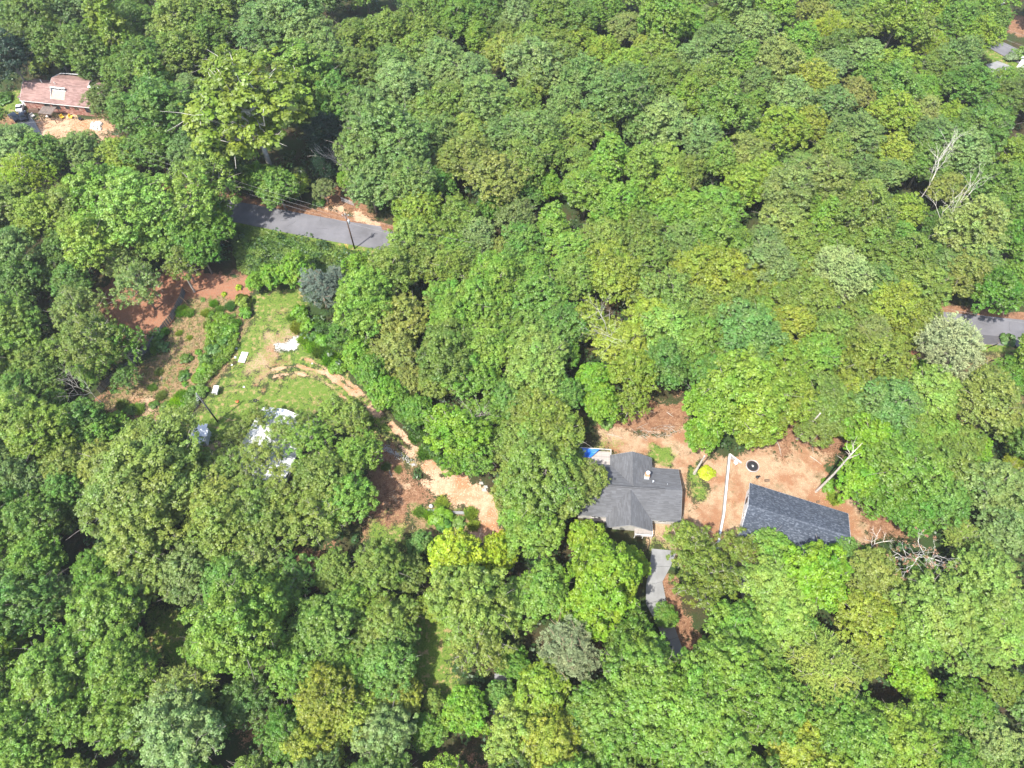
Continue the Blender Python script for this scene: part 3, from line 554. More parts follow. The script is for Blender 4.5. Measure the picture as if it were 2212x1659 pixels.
T_RAW = '''
B 20 20 45 dg;B 70 45 62 od;B 15 118 46 nv;B 110 95 48 od;B 140 35 50 bg;B 190 105 45 dg;U 235 55 55 yg;B 262 95 42 mg;B 290 50 45 mg;B 320 130 46 mg;B 385 50 52 om;B 390 115 44 om;B 460 80 42 mg;B 470 15 48 om
B 570 60 55 bg;B 640 25 48 bg;B 665 75 48 bgp;B 705 110 42 bg;B 262 155 38 mg;U 332 170 42 gl;B 352 232 54 gt;B 228 218 34 od;B 288 248 44 mg;B 412 190 28 bgp;B 205 140 28 dg;B 155 105 34 dg
S 540 245 112 yg;S 495 160 50 yg;U 655 165 75 lg;B 720 215 50 gt;B 705 290 40 nv;K 695 350 30 nv;Y 747 385 18 vg;O 700 408 24 gy;B 600 405 36 mg;Y 640 398 24 yg;B 560 385 30 vgd
B 35 315 44 bgp;B 100 332 42 mg;B 172 325 42 bg;F 50 385 52 yg;B 20 440 48 om;B 85 470 48 yg;B 265 335 40 yg;B 330 318 44 mg;B 415 330 50 bg;B 465 350 44 bg;Y 215 410 66 gl;B 300 440 72 lg;O 428 418 74 pl;B 458 462 38 gl;B 385 500 52 gl;B 200 515 52 yg;B 452 490 40 vgd;B 20 540 46 bg;B 130 540 40 dg;B 150 450 44 om
B 40 600 48 dg;B 155 608 34 gt;B 100 600 30 dg;O 298 615 48 pg;O 270 570 36 pg;O 394 565 36 om;O 167 668 50 pg;O 200 735 60 om;O 255 745 46 vgd;O 130 755 38 lg;O 192 795 34 gl;O 270 815 24 gt;B 335 520 40 gl;B 430 540 36 vgd
B 30 690 54 mg;B 25 765 46 gl;B 62 785 40 om;B 105 815 30 mg;B 35 845 40 gt;B 33 910 62 pl;B 82 935 52 yg;Y 170 908 44 gt;Y 215 930 34 gl;Y 115 860 26 vgd;B 140 955 34 yg;Y 245 905 22 vg
B 148 1000 44 ol;B 140 1056 40 gt;B 40 1035 50 bg;B 25 1090 45 vgd;B 330 1010 92 ol;B 262 1075 68 om;O 400 990 44 ol;B 318 960 46 om;B 420 1060 60 ol;B 235 1010 50 ol
N 560 902 32 ol;N 512 942 30 ol;N 612 932 32 ol;N 565 990 44 ol;O 668 950 46 gl;B 700 1035 58 om;O 722 885 34 pl;N 500 1015 44 om;N 612 1065 50 ol;N 655 905 22 om;O 470 1000 36 ol;O 760 905 36 pl;B 765 985 40 gl;B 752 1080 48 gl;O 680 1110 58 ol;B 548 1110 62 om;B 480 1090 60 ol
Y 585 593 26 vg;Y 640 580 36 vg;Y 548 606 20 vg;P 690 620 44 sp;P 725 600 30 sp;Y 770 573 32 vg;B 847 586 50 om;F 964 580 46 ol;B 1071 573 28 br;B 787 650 54 gl;B 864 682 46 brg;B 850 755 44 brg;B 878 818 28 brg
B 971 650 44 gl;B 1075 612 52 gl;B 1035 650 50 gl;B 985 700 50 gl;B 1070 697 52 gl;B 968 765 58 om;B 1050 755 50 gl;B 1018 805 46 gl;B 951 822 40 om;B 1158 765 54 glp;B 1154 822 48 glp;B 1154 640 50 gt;B 1238 600 44 om;B 1321 590 50 yo;B 1376 610 40 om;O 1268 695 46 yo;B 1352 745 50 yo;B 1368 805 46 yg;Y 1285 815 36 vg;Y 1298 868 40 vg;O 1362 868 38 yg;B 1450 715 50 glp;B 1440 785 44 gt;B 1130 700 46 gt;B 1210 700 44 gt;B 1120 720 40 mg;B 1215 760 34 vgd;B 1225 850 34 gt;B 920 560 40 om
Y 770 762 34 vg;Y 804 802 38 vgd;Y 832 845 36 vg;Y 897 885 32 vgd;Y 740 720 34 vgd;Y 868 858 28 vgd
Y 990 930 60 vg;O 1025 985 40 gl;O 1045 900 44 gl;B 1095 870 40 gt;B 1154 885 52 yod;B 1188 940 56 yod;B 1171 1022 74 om;B 1224 992 36 om;B 1262 1040 44 ol;B 1110 960 44 om;B 1110 1060 44 ol;B 1215 1075 44 ol;O 985 995 34 vg
Y 1155 1148 54 gl;B 1130 1110 40 gl;Y 1170 1270 52 gl;Y 1305 1240 80 ygv;Y 1268 1165 38 ygv;Y 1366 1218 38 ygv;Y 1265 1325 50 ygv;Y 984 1205 54 lime;Y 1078 1195 42 lime;Y 904 1172 26 tl;B 1015 1300 72 pl;O 1038 1380 60 ol;Y 937 1305 36 yg;B 1110 1300 44 gl;B 820 1222 52 om;B 877 1235 36 om;O 822 1345 40 brg;B 765 1300 44 gl;B 837 1439 52 gt;B 865 1505 40 yo;Y 937 1515 20 pl;B 800 1390 36 om;B 838 1340 46 om;B 868 1375 34 gt;B 720 1230 36 om
P 1231 1405 62 gp;B 1388 1439 78 gl;B 1422 1530 80 gl;B 1355 1372 42 vgd;Y 1171 1486 60 yg;B 1121 1585 62 pl;B 1190 1600 58 yo;Y 1004 1535 48 vg;B 830 1585 56 pt;B 770 1545 48 yo;B 921 1580 32 vgd;Y 1240 1556 46 gt;B 1305 1540 64 gl;B 1455 1606 56 gl;B 1320 1620 52 gl;Y 1080 1500 30 gt;B 1110 1430 30 vgd
B 301 1155 74 ol;B 484 1140 62 ol;O 585 1140 56 ol;B 67 1132 50 mg;B 84 1205 50 gl;B 130 1120 34 dg;B 50 1305 62 gt;B 114 1285 42 gy;B 234 1318 68 gl;B 265 1440 68 gl;B 100 1460 74 gl;B 20 1385 40 yo;B 317 1245 42 ol;B 401 1232 50 pg;B 501 1250 56 gt;B 518 1350 90 gl;O 551 1210 46 pg;O 640 1240 40 gt;B 695 1350 54 mg;F 384 1505 60 yf;B 390 1590 76 pt;B 534 1515 44 dg;B 701 1515 62 yo;B 685 1615 50 yo;B 618 1582 42 vgd;B 267 1560 56 gl;B 160 1540 60 gl;B 40 1560 62 gl;B 630 1440 48 gl;B 590 1290 44 gl;B 450 1400 42 gl;B 190 1390 44 gl;B 770 1450 40 vgd;B 60 1640 50 gl;B 460 1560 34 vgd;B 200 1240 40 vgd;B 730 1420 40 gl
O 1523 1239 68 yod;O 1590 1188 42 yod;O 1484 1172 46 yod;B 1673 1190 36 gl;B 1663 1268 58 glp;B 1690 1335 62 glp;B 1590 1360 60 gl;B 1640 1405 50 gl;Y 1767 1242 66 lime2;B 1888 1244 50 brg;B 1872 1335 54 yo;B 1874 1418 38 yod;F 1784 1439 66 yf;B 1820 1180 24 gt;B 2020 1318 70 glp;B 2124 1255 66 glp;B 2174 1155 50 bgp;F 2084 1162 38 yf;B 1972 1372 52 gl;B 2158 1355 58 glp;B 2091 1395 50 glp;Y 1974 1462 42 lime2;Y 2091 1520 50 vgd;B 2184 1489 42 yod;B 1940 1600 74 yg;B 1840 1580 64 gl;B 1805 1516 50 gl;B 1573 1450 76 gl;B 1506 1522 74 gl;B 1673 1530 62 gl;B 1556 1606 68 gl;B 1723 1615 58 yo;B 2124 1600 50 pt;B 2191 1635 46 pt;B 1440 1330 24 vgd;B 1990 1240 34 gt;B 1960 1290 40 gl;B 2020 1560 44 gl;B 2050 1640 50 vgd;B 1730 1360 40 gl
B 1506 586 52 yo;B 1566 603 52 yo;B 1656 575 50 bgp;B 1656 618 40 yo;B 1740 586 32 ol;W 1817 593 54 wp;B 1757 646 50 om;B 1890 615 44 bg;B 1925 590 40 om;B 1990 620 48 om;B 1924 660 50 yo;B 2084 590 42 brg;Y 2158 625 48 vgd;B 2195 590 38 mg;B 2030 570 40 bg;B 1860 680 42 om;B 1990 680 34 ol
B 1623 722 60 tl;B 1550 700 44 om;B 1506 740 54 gl;B 1705 700 44 yo;B 1765 765 44 gl;B 1800 713 44 om;B 1690 785 50 yg;B 1590 790 44 yod;F 1884 718 42 pf;B 1955 712 38 yod;B 1890 785 60 yod;W 2054 747 62 gp;B 1830 760 40 om;B 1530 800 40 gt;B 1500 660 46 om;B 1590 660 44 om;B 1640 680 36 gl;B 1690 650 40 om;B 1450 640 50 om;B 1410 680 46 yo
B 1605 850 76 yg;B 1550 885 54 vg;B 1690 865 54 yg;Y 1520 930 40 vg;B 1640 918 44 yg;B 1785 865 48 om;B 1830 900 40 om;B 1921 880 54 tl;B 2017 850 54 glp;B 2024 920 44 gl;B 2141 865 66 brg;B 2195 815 36 vgd;Y 1890 950 56 vg;B 1955 1000 66 gl;Y 1857 1030 50 vg;B 1907 1068 50 vgd;B 2055 1018 58 om;Y 2118 967 28 vg;B 2145 1054 58 bgp;B 2041 1078 50 gt;F 2203 1010 26 yo;B 1980 1110 44 vgd;B 2080 950 36 om;B 1970 930 40 gl;B 1840 840 36 yo;B 1760 920 34 om;B 2195 930 40 om;B 2200 1090 40 bgp
B 921 83 44 om;B 837 67 42 om;B 770 83 42 om;B 894 45 34 om;B 987 40 44 mg;B 951 12 36 mg;B 1011 12 36 gt;B 1114 40 34 bgp;U 1161 42 30 gl;B 1205 27 36 om;B 1251 40 36 mg;B 1300 25 36 mg;B 1355 60 34 gy;B 1432 43 48 gl;U 1031 87 28 yg;B 1088 80 32 od;B 1138 92 36 om;B 1198 90 32 om;B 1255 83 32 yg;B 1300 110 30 yg;U 1382 108 28 yo;B 1060 30 34 dg
B 770 150 46 od;B 847 144 46 bg;B 954 140 50 bg;B 871 187 48 bgp;B 1021 160 42 bgp;B 1155 140 52 bgp;B 1155 176 36 om;B 1088 117 36 ol;B 1258 165 40 bg;B 1355 150 38 yg;B 1438 167 40 om;B 1332 208 56 bg;B 1210 130 34 om;B 1420 110 36 om;B 980 185 34 bgp;B 900 115 34 om
B 835 284 70 bg;B 800 240 46 bg;B 790 330 56 bg;B 855 352 60 bg;B 905 310 46 bg;B 887 398 48 bg;B 946 395 38 gt;B 800 400 46 bg;B 921 245 42 om;B 964 225 42 om;B 1054 217 50 bg;B 1115 232 46 om;B 1010 290 44 ol;B 1015 345 48 brg;B 1071 382 50 brg;B 1154 284 46 bg;B 1131 355 42 om;B 1221 234 44 bg;B 1231 284 38 om;B 1090 300 44 bg;B 1190 330 36 om;B 970 350 36 brg;B 960 290 40 bg
U 1318 345 52 gl;U 1384 362 44 lg;B 1268 412 48 gl;B 1335 445 48 gl;B 1438 345 42 glp;U 1445 410 42 yg;B 1445 467 40 gl;B 1438 267 50 bgp;B 1390 280 36 bg;B 1290 270 40 om;B 1250 350 36 om
B 904 467 50 yg;B 987 467 42 om;B 887 517 46 pl;B 1031 511 38 bgp;B 1121 474 34 gy;U 1194 484 42 gl;B 1305 517 50 om;B 1378 501 44 om;Y 1188 400 26 vg;Y 1088 445 26 vg;B 1081 541 26 brg;B 950 510 38 om;B 965 545 36 gl;B 1005 560 36 om;B 1100 578 38 gt;B 1150 580 36 gl;B 1060 572 30 gl;B 1130 530 40 gt;B 1230 540 40 gl;B 1060 445 26 vgd;B 1140 420 28 gt;B 1400 545 42 om
B 1483 50 38 gl;B 1506 30 28 bgp;B 1560 37 28 gl;B 1606 23 32 bgp;B 1633 63 38 bgp;B 1550 93 44 bg;B 1613 127 30 gl;B 1680 127 40 olp;B 1675 20 36 gl;B 1764 30 34 brg;B 1733 85 32 gl;B 1740 134 26 gl;F 1790 62 34 yo;B 1820 20 32 bg;B 1857 57 36 om;B 1807 100 38 od;B 1884 25 32 bg;B 1947 33 44 yg;B 2007 17 38 yg;B 1974 62 34 ol;B 2074 50 40 mg;B 2110 20 34 mg;B 2120 80 36 yg;F 2014 93 26 yo;B 1867 120 38 bgp;B 1934 147 40 yg;B 1757 175 38 yo;B 1707 162 26 yo;B 1540 175 48 om;B 1490 210 36 yg;B 1567 238 48 mg;U 1633 220 26 gl;B 1707 215 42 bgp;B 1690 282 46 yg;B 1747 270 40 yo;B 1623 280 32 bg;B 1847 290 50 bg;B 1850 207 34 br;B 1934 185 42 mg;B 1994 194 34 gl;B 1934 248 38 yg;B 1997 240 30 olp;B 2057 258 32 yg;B 2092 184 40 gt;B 2078 127 38 bg;B 2115 284 46 gt;B 2185 210 36 od;B 2170 172 24 gl;B 2205 165 22 bgp;B 2150 45 30 mg;B 2020 294 42 bg;B 2091 327 42 bgp;B 2035 140 34 om;B 1790 220 36 bg;B 1880 165 34 mg;B 2150 240 34 mg;B 1640 180 34 bg;B 1500 130 36 bgp;B 1800 145 32 bgp
B 1513 300 42 bgp;U 1556 345 38 lg;B 1613 334 38 brg;B 1673 320 30 bg;B 1727 360 34 bg;B 1550 445 46 gl;B 1610 400 44 yg;B 1493 450 42 gl;B 1556 517 48 mg;B 1784 384 44 olp;B 1867 320 30 yg;B 1930 325 36 yo;B 1857 364 30 bg;B 1914 375 36 bg;B 1994 355 44 mg;B 1697 415 48 olp;B 1690 478 46 olp;U 1784 470 38 gl;B 1874 462 52 om;F 1880 412 26 yf;B 1957 455 36 yg;B 2041 408 34 brg;B 2101 490 54 olp;B 2170 401 42 mg;B 2124 400 40 gt;B 2191 334 38 yg;B 2185 455 40 mg;B 2030 490 34 dg;Y 2034 534 28 vg;B 2191 517 40 vgd;B 1640 534 46 bg;B 1723 534 44 om;B 1874 530 46 om;B 1820 420 36 om;B 1740 430 36 gl;B 1650 370 36 yg;B 1800 330 38 om;B 1930 510 36 gt;B 1800 530 40 om;B 2060 345 36 mg;B 2150 450 30 gt;B 1970 550 38 om;B 2110 560 40 bg;B 1480 380 40 om;B 1480 520 44 bg'''
# trees beyond the frame, for the shade and the view from a step aside
def gen_margin():
    out = []; r = random.Random(3); cols = ['mg', 'bg', 'om', 'gl', 'dg', 'yg']
    for k in range(14): out.append(('B', -48 + r.uniform(-10, 10), 250 + k * 104, 44 + 1.6 * k, cols[k % 6]))
    for k in range(17): out.append(('B', -20 + k * 140 + r.uniform(-15, 15), 1722 + r.uniform(-8, 8), 66, cols[(k * 5) % 6]))
    for k in range(24): out.append(('B', 10 + k * 98 + r.uniform(-15, 15), -20 + r.uniform(-8, 8), 40, cols[(k * 5 + k // 3) % 6]))
    for k in range(8): out.append(('B', 2262 + r.uniform(-6, 6), 200 + k * 190, 44 + 2 * k, cols[(k * 5 + 2) % 6]))
    return out
TREES = []
for tok in T_RAW.replace('\n', ';').split(';'):
    tok = tok.split()
    if tok: TREES.append((tok[0], float(tok[1]), float(tok[2]), float(tok[3]), tok[4]))
n_in = len(TREES)
TREES += gen_margin()
# landmarks used to describe which tree is which
LMK = [(120, 200, 'brick house'), (650, 480, 'asphalt road'), (760, 500, 'power pole by the road'), (370, 690, 'wooden fence'), (600, 760, 'gravel patch in the clearing'), (445, 880, 'service pole'), (430, 930, 'small white shed'), (580, 970, 'white metal roof'),
    (1000, 1080, 'sandy track'), (1390, 1060, 'grey-roofed house'), (1720, 1110, 'dark-roofed house'), (1627, 1006, 'trampoline'), (1425, 1320, 'concrete driveway'), (1560, 1060, 'white-capped wall'), (1950, 1165, 'bare white dead tree'), (2140, 735, 'road patch at right'),
    (1320, 670, 'bare white branches'), (1965, 400, 'pale snag'), (2190, 100, 'far street'), (720, 345, 'leaning bare tree'), (540, 245, 'big yellow-green sycamore'), (845, 330, 'big blue-green oak crown'), (984, 1205, 'lime green tree'), (1767, 1239, 'bright lime tree'),
    (1231, 1405, 'grey-green pine'), (2054, 747, 'pale round pine by the road'), (384, 1505, 'feathery pale tree'), (1784, 1439, 'feathery tan tree'), (1321, 345, 'pointed poplar crown'), (1817, 593, 'mint-coloured pine'), (900, 1400, 'dark grassy gap'), (380, 1400, 'dark triangular gap'),
    (1075, 1480, 'short paved strip'), (690, 620, 'silver-grey pine'), (1850, 290, 'teal dome of foliage'), (1155, 140, 'palest blue-green crown'), (330, 1010, 'large olive oak crown'), (1757, 175, 'golden pair of trees')]
def octant(dx, dy):
    a = math.degrees(math.atan2(-dy, dx)) % 360
    return ['right of', 'up-right of', 'above', 'up-left of', 'left of', 'down-left of', 'below', 'down-right of'][int(((a + 22.5) % 360) // 45)]
MAN = {(540, 245): 'big yellow-green sycamore with white limbs behind the asphalt road', (984, 1205): 'lime green round tree below the sandy track', (1767, 1239): 'bright lime green tree in front of the dark-roofed house',
    (1231, 1405): 'grey-green pine with tufted needles near the bottom centre', (2054, 747): 'pale grey-green round pine beside the road at right', (384, 1505): 'pale feathery tree above the silvery crown, bottom left', (1784, 1439): 'pale tan feathery tree in the lower right forest',
    (1817, 593): 'pale mint-coloured soft pine in the forest at right', (690, 620): 'silver-grey pine at the edge of the clearing below the road', (695, 350): 'very dark conical conifer beside the leaning bare tree', (1078, 1195): 'narrow lime green tree right of the lime round one', (904, 1172): 'small teal green round tree at the edge of the brown dirt',
    (700, 408): 'small grey-green tree over the dirt drive by the road', (747, 385): 'tiny vivid green tree between dark conifer and blue-green crown', (1318, 345): 'light green pointed poplar rising above its neighbours, centre right', (1623, 722): 'smooth teal green dome crown in the middle of the right forest', (937, 1515): 'small pale young tree standing in the dark gap'}
used = {}
SIZE = lambda r: 'small ' if r < 32 else ('large ' if r > 62 else '')
ORD = ['', 'second ', 'third ', 'fourth ', 'fifth ', 'sixth ', 'seventh ', 'eighth ', 'ninth ', 'tenth ']
def tree_label(k, px, py, rp, c):
    m = MAN.get((int(px), int(py)))
    if m: return m
    d = sorted((math.hypot(px - x, (py - y) * 1.15), x, y, n) for x, y, n in LMK if math.hypot(px - x, py - y) > 12)
    dist, x, y, n = d[0]
    near = 'just ' if dist < 90 else ''
    base = f'{SIZE(rp)}{WORD[c]} {KIND[k][1]}'.replace('feathery feathery', 'feathery').replace('pale pale', 'pale')
    lab = f'{base} {near}{octant(px - x, py - y)} the {n}'
    i = used.get(lab, 0); used[lab] = i + 1
    if i: lab = f'{ORD[min(i, 9)]}nearest {base} {near}{octant(px - x, py - y)} the {n}'
    return lab
order = sorted(range(n_in), key=lambda i: min(math.hypot(TREES[i][1] - x, TREES[i][2] - y) for x, y, n in LMK))
labels = {i: tree_label(*TREES[i]) for i in order}
ctr = {}
tree_xy = []
OAK = ('bg', 'bgp', 'od', 'dg', 'nv', 'gy', 'brg', 'br', 'ol', 'olp', 'tl', 'pt', 'pg'); MAPLE = ('gl', 'glp', 'vg', 'vgd', 'lg', 'gt', 'lime', 'lime2', 'pl')
for i, (k, px, py, rp, c) in enumerate(TREES):
    z = 11.0
    for _ in range(4):
        dep = proj(*at(px, py, z))[2]; r = rp * dep / FPX; H = min(3.1 * r, 11 + 1.55 * r) * (1.06 if k in 'US' else 1.0); H = max(3.0, H); z = 0.6 * H
    jit = random.Random(i); H *= jit.uniform(.86, 1.16) if k in 'BU' else jit.uniform(.94, 1.06); z = .6 * H
    x, y, _ = at(px, py, z); r *= 1.10 if k in 'ONYP' else 1.24
    protos = PROTO[k]; v = ctr.get(k, 0); ctr[k] = v + 1; cm, tm = protos[v % len(protos)]
    nm = KIND[k][0] if k != 'B' else ('oak_tree' if c in OAK else 'maple_tree' if c in MAPLE else 'hickory_tree')
    e = empty(nm, (x, y, hz(x, y)), jit.uniform(0, 6.28))
    e.scale = (r / 7 * jit.uniform(.88, 1.14), r / 7 * jit.uniform(.88, 1.14), H / 20)
    tree_xy.append((x, y, r, H))
    tag(e, labels.get(i) or 'forest tree standing just outside the edge of the picture', 'tree', (GROUPN[k] if k != 'B' else nm.replace('_tree', ' trees of the forest')) if i < n_in else 'trees just outside the picture')
    co_ = link('crown', cm, e); to_ = link('trunk', tm, e)
    b = [(q * .72 + w * .28) * g for q, w, g in zip(LEAF[c], (.106, .190, .026), (1.12, 1.20, .88))] if c not in ('nv', 'sp', 'lime', 'lime2', 'wp', 'gp') else LEAF[c]; f = jit.uniform(.95, 1.2)
    co_.color = (b[0] * f * jit.uniform(.93, 1.08), b[1] * f, b[2] * f * jit.uniform(.9, 1.1), 1)
    tc_ = dict(S=(.50, .47, .41), F=(.42, .38, .32), P=(.36, .24, .17), O=(.30, .27, .23), N=(.30, .27, .23)).get(k, (.24, .21, .18)); to_.color = (*tc_, 1)

# ------------------------------------------------------------------ shrubs
def shrub_mesh(seed, L=.34, W=.26, n=26, grassy=False):
    r = np.random.RandomState(seed); C = np.stack([r.uniform(-1, 1, n), r.uniform(-1, 1, n), r.uniform(.25, 1, n)], -1); C = C[np.hypot(C[:, 0], C[:, 1]) < 1.0]
    C[:, 2] *= 1.15 - .6 * np.hypot(C[:, 0], C[:, 1]) ** 2; T = r.uniform(.3, .7, len(C))
    if grassy:
        m = 70; base = C[:, None, :] * np.array((.8, .8, 0)) + r.normal(size=(len(C), m, 3)) * np.array((.12, .12, 0)); d = unit(r.normal(size=(len(C), m, 3)) * np.array((.5, .5, .15)) + np.array((0, 0, 1)))
        tip = base + d * r.uniform(.4, 1.1, (len(C), m, 1)); s = unit(np.cross(d, r.normal(size=d.shape))) * .05
        V = np.stack([base - s, base + s, tip + s * .5, tip - s * .5], 2).reshape(-1, 4, 3); return quads_mesh('foliage', V, np.clip((T[:, None] + r.uniform(-.3, .3, (len(C), m))).ravel(), 0, 1), M['leaf'])
    V, t = cluster_leaves(C, np.full(len(C), .36), 46, L, W, r, up=.5, tint0=T, outw=unit(C)); return quads_mesh('foliage', V, t, M['leaf'])
SH = [shrub_mesh(s, .22, .16, 40) for s in (1, 2, 3)]; SHB = [shrub_mesh(s, .34, .30, 34) for s in (4, 5)]; GR = [shrub_mesh(s, n=30, grassy=True) for s in (6, 7)]
def stem_mesh(seed):
    r = np.random.RandomState(seed); m = MB()
    for _ in range(6):
        a = r.uniform(0, 6.28); m.tube([(0, 0, -.05), (math.cos(a) * .25, math.sin(a) * .25, .4), (math.cos(a) * .6, math.sin(a) * .6, .75)], [.035, .025, .012], 4, cap=False)
    return m.mesh('stem', M['bark'])
STEM = stem_mesh(5)
sh_used = {}
def shrub(p, r, c, h=1.0, kind='s', label=None, near='clearing', zb=None):
    me = {'s': SH, 'b': SHB, 'g': GR}[kind]; me = me[rnd.randrange(len(me))]
    nm = {'s': 'shrub', 'b': 'large_leaved_shrub', 'g': 'grass_clump'}[kind]
    e = empty(nm, (p[0], p[1], hz(p[0], p[1]) - .03 if zb is None else zb), rnd.uniform(0, 6.28)); e.scale = (r, r, h)
    base = f"{WORD[c]} {dict(s='bush', b='broad-leaved bush', g='clump of tall grass')[kind]}"
    lab = label or f'{base} {near}'
    i = sh_used.get(lab, 0); sh_used[lab] = i + 1
    if i: lab = f'{ORD[min(i, 9)].strip()} {lab}'
    tag(e, lab, dict(s='bush', b='bush', g='grass clump')[kind], dict(s='bushes around the clearings', b='broad-leaved bushes', g='tall grass clumps')[kind])
    f = link('foliage', me, e); b = LEAF[c]; v = rnd.uniform(1.1, 1.35) * (1.25 if kind == 'g' else 1.0); f.color = (b[0] * v, b[1] * v, b[2] * v, 1)
    if kind != 'g': s = link('stem', STEM, e); s.color = (.22, .16, .11, 1)
    return e
z5 = Zm(250, 750, 4.147); z4 = Zm(500, 850, 4.147); z3 = Zm(980, 1150, 2.38)
for (x, y, r, h, c, k, nr) in [
    (1530, 600, 1.5, 1.3, 'vg', 's', 'at the top of the green thicket right of the fence'), (1480, 700, 1.6, 1.5, 'vg', 's', 'on the left of the green thicket'), (1620, 720, 1.7, 1.6, 'vg', 's', 'on the right of the green thicket'), (1550, 830, 1.7, 1.4, 'vgd', 's', 'at the bottom of the green thicket'), (1690, 620, 1.0, 1.2, 'vgd', 'g', 'behind the green thicket'),
    (1780, 400, 1.6, 2.6, 'yg', 'b', 'tall in front of the red clay bank'), (1800, 500, 1.3, 1.6, 'vg', 'b', 'below the yellow-green one at the red clay bank'), (1340, 1060, 1.2, 1.9, 'gl', 'b', 'with large pale leaves in the middle of the weed strip'), (1330, 1160, 1.3, 1.5, 'vg', 'b', 'below the large pale leaves'),
    (1440, 940, 1.4, 1.7, 'gt', 'b', 'under the thicket'), (1590, 940, 1.0, 1.1, 'vg', 's', 'next to the white panel'), (1500, 1040, 1.1, .9, 'yg', 'g', 'by the white panel'), (780, 820, 1.7, 1.8, 'vgd', 's', 'growing over the middle of the fence'), (850, 900, 1.3, 1.3, 'gt', 's', 'at the foot of the fence'), (870, 720, .8, 1.3, 'vgd', 'g', 'against the fence boards'), (760, 930, 1.0, .9, 'gl', 'g', 'below the fence bush'),
    (1110, 1030, 1.2, .9, 'vgd', 's', 'alone on the dry grass slope'), (1080, 1220, 1.2, .8, 'vgd', 's', 'low on the dry grass slope'), (1090, 1315, .6, .5, 'vg', 's', 'tiny below the low one'), (1250, 950, .6, .6, 'vg', 's', 'small at the edge of the bare clay'), (1430, 400, .8, 1.0, 'vg', 'g', 'below the red clay'), (1620, 430, 1.1, 1.1, 'gt', 'g', 'between red clay and thicket'),
    (1060, 490, 1.2, 1.2, 'vg', 'g', 'right of the upper fence'), (1150, 500, 1.0, .9, 'gl', 'g', 'right of the upper fence boards'), (1300, 345, .5, .4, 'gl', 's', 'tiny on the red clay'), (1720, 210, .7, .9, 'lime', 's', 'on the red clay'), (1545, 280, .5, .6, 'lime', 's', 'left on the red clay'), (1440, 520, 1.1, .9, 'om', 'g', 'on the dry slope'), (1340, 500, .9, .8, 'yg', 'g', 'on the dry slope'),
    (1500, 460, .8, .9, 'gl', 'g', 'behind the thicket'), (1360, 640, .9, .8, 'om', 'g', 'left of the thicket'), (1400, 760, .8, .8, 'yg', 'g', 'left of the thicket'), (1030, 730, .7, .5, 'yg', 'g', 'in the dry field'), (1150, 780, .5, .4, 'yg', 'g', 'in the dry field'),
    (1300, 1380, 1.3, 1.1, 'vg', 's', 'above the leaning pole'), (1180, 1400, 1.0, .9, 'gl', 's', 'left above the pole'), (1060, 1470, 1.1, 1.3, 'vg', 'g', 'left of the pole'), (1000, 1560, 1.4, 1.4, 'lime2', 'g', 'above the concrete slab'), (900, 1600, 1.4, 1.2, 'gl', 's', 'left of the concrete slab'), (1100, 1600, 1.2, 1.0, 'vg', 's', 'beside the concrete slab'),
    (740, 1550, .9, .7, 'vgd', 's', 'at the lower end of the dry slope'), (830, 1450, 1.0, .8, 'om', 'g', 'on the lower dry slope'), (720, 1360, .8, .7, 'gl', 'g', 'on the lower dry slope'), (270, 1390, .6, .5, 'vgd', 's', 'by the lower fence end'), (800, 1180, .8, .6, 'om', 'g', 'in the middle of the dry slope'), (1240, 1250, 1.0, .9, 'vg', 's', 'between slope and weed strip'),
    (380, 1560, 1.2, .9, 'om', 'g', 'at the bottom of the dry slope'), (560, 1600, 1.2, .9, 'gl', 'g', 'at the bottom of the dry slope'), (460, 1620, 1.2, 1.1, 'vgd', 's', 'at the bottom of the dry slope')]:
    shrub(z5(x, y), r, c, h, k, near=nr)
for (x, y, r, h, c, k, nr) in [(1370, 260, 1.4, 1.3, 'yg', 'g', 'beside the dead stick at the clearing edge'), (1290, 140, 1.0, 1.0, 'gl', 'g', 'at the right edge of the clearing'), (1450, 400, 1.4, 1.2, 'vg', 'g', 'right of the white gravel'), (1540, 480, 1.5, 1.3, 'vg', 'g', 'right below the white gravel'), (1640, 540, 1.6, 1.5, 'vgd', 'g', 'on the bank above the track'),
    (1740, 620, 1.6, 1.5, 'vg', 'g', 'lower on the bank above the track'), (1560, 380, 1.4, 1.6, 'vgd', 's', 'behind the grassy bank'), (1480, 260, 1.4, 1.8, 'vg', 'b', 'below the silver-grey pine'), (1430, 170, 1.4, 2.0, 'vg', 'b', 'left of the silver-grey pine'), (1650, 430, 1.5, 2.0, 'vg', 'b', 'above the track bank'), (1380, 90, 1.5, 2.0, 'vg', 'b', 'near the silver-grey pine'), (1820, 720, 1.6, 1.6, 'vg', 's', 'by the track where it enters the trees')]:
    shrub(z4(x, y), r, c, h, k, near=nr)
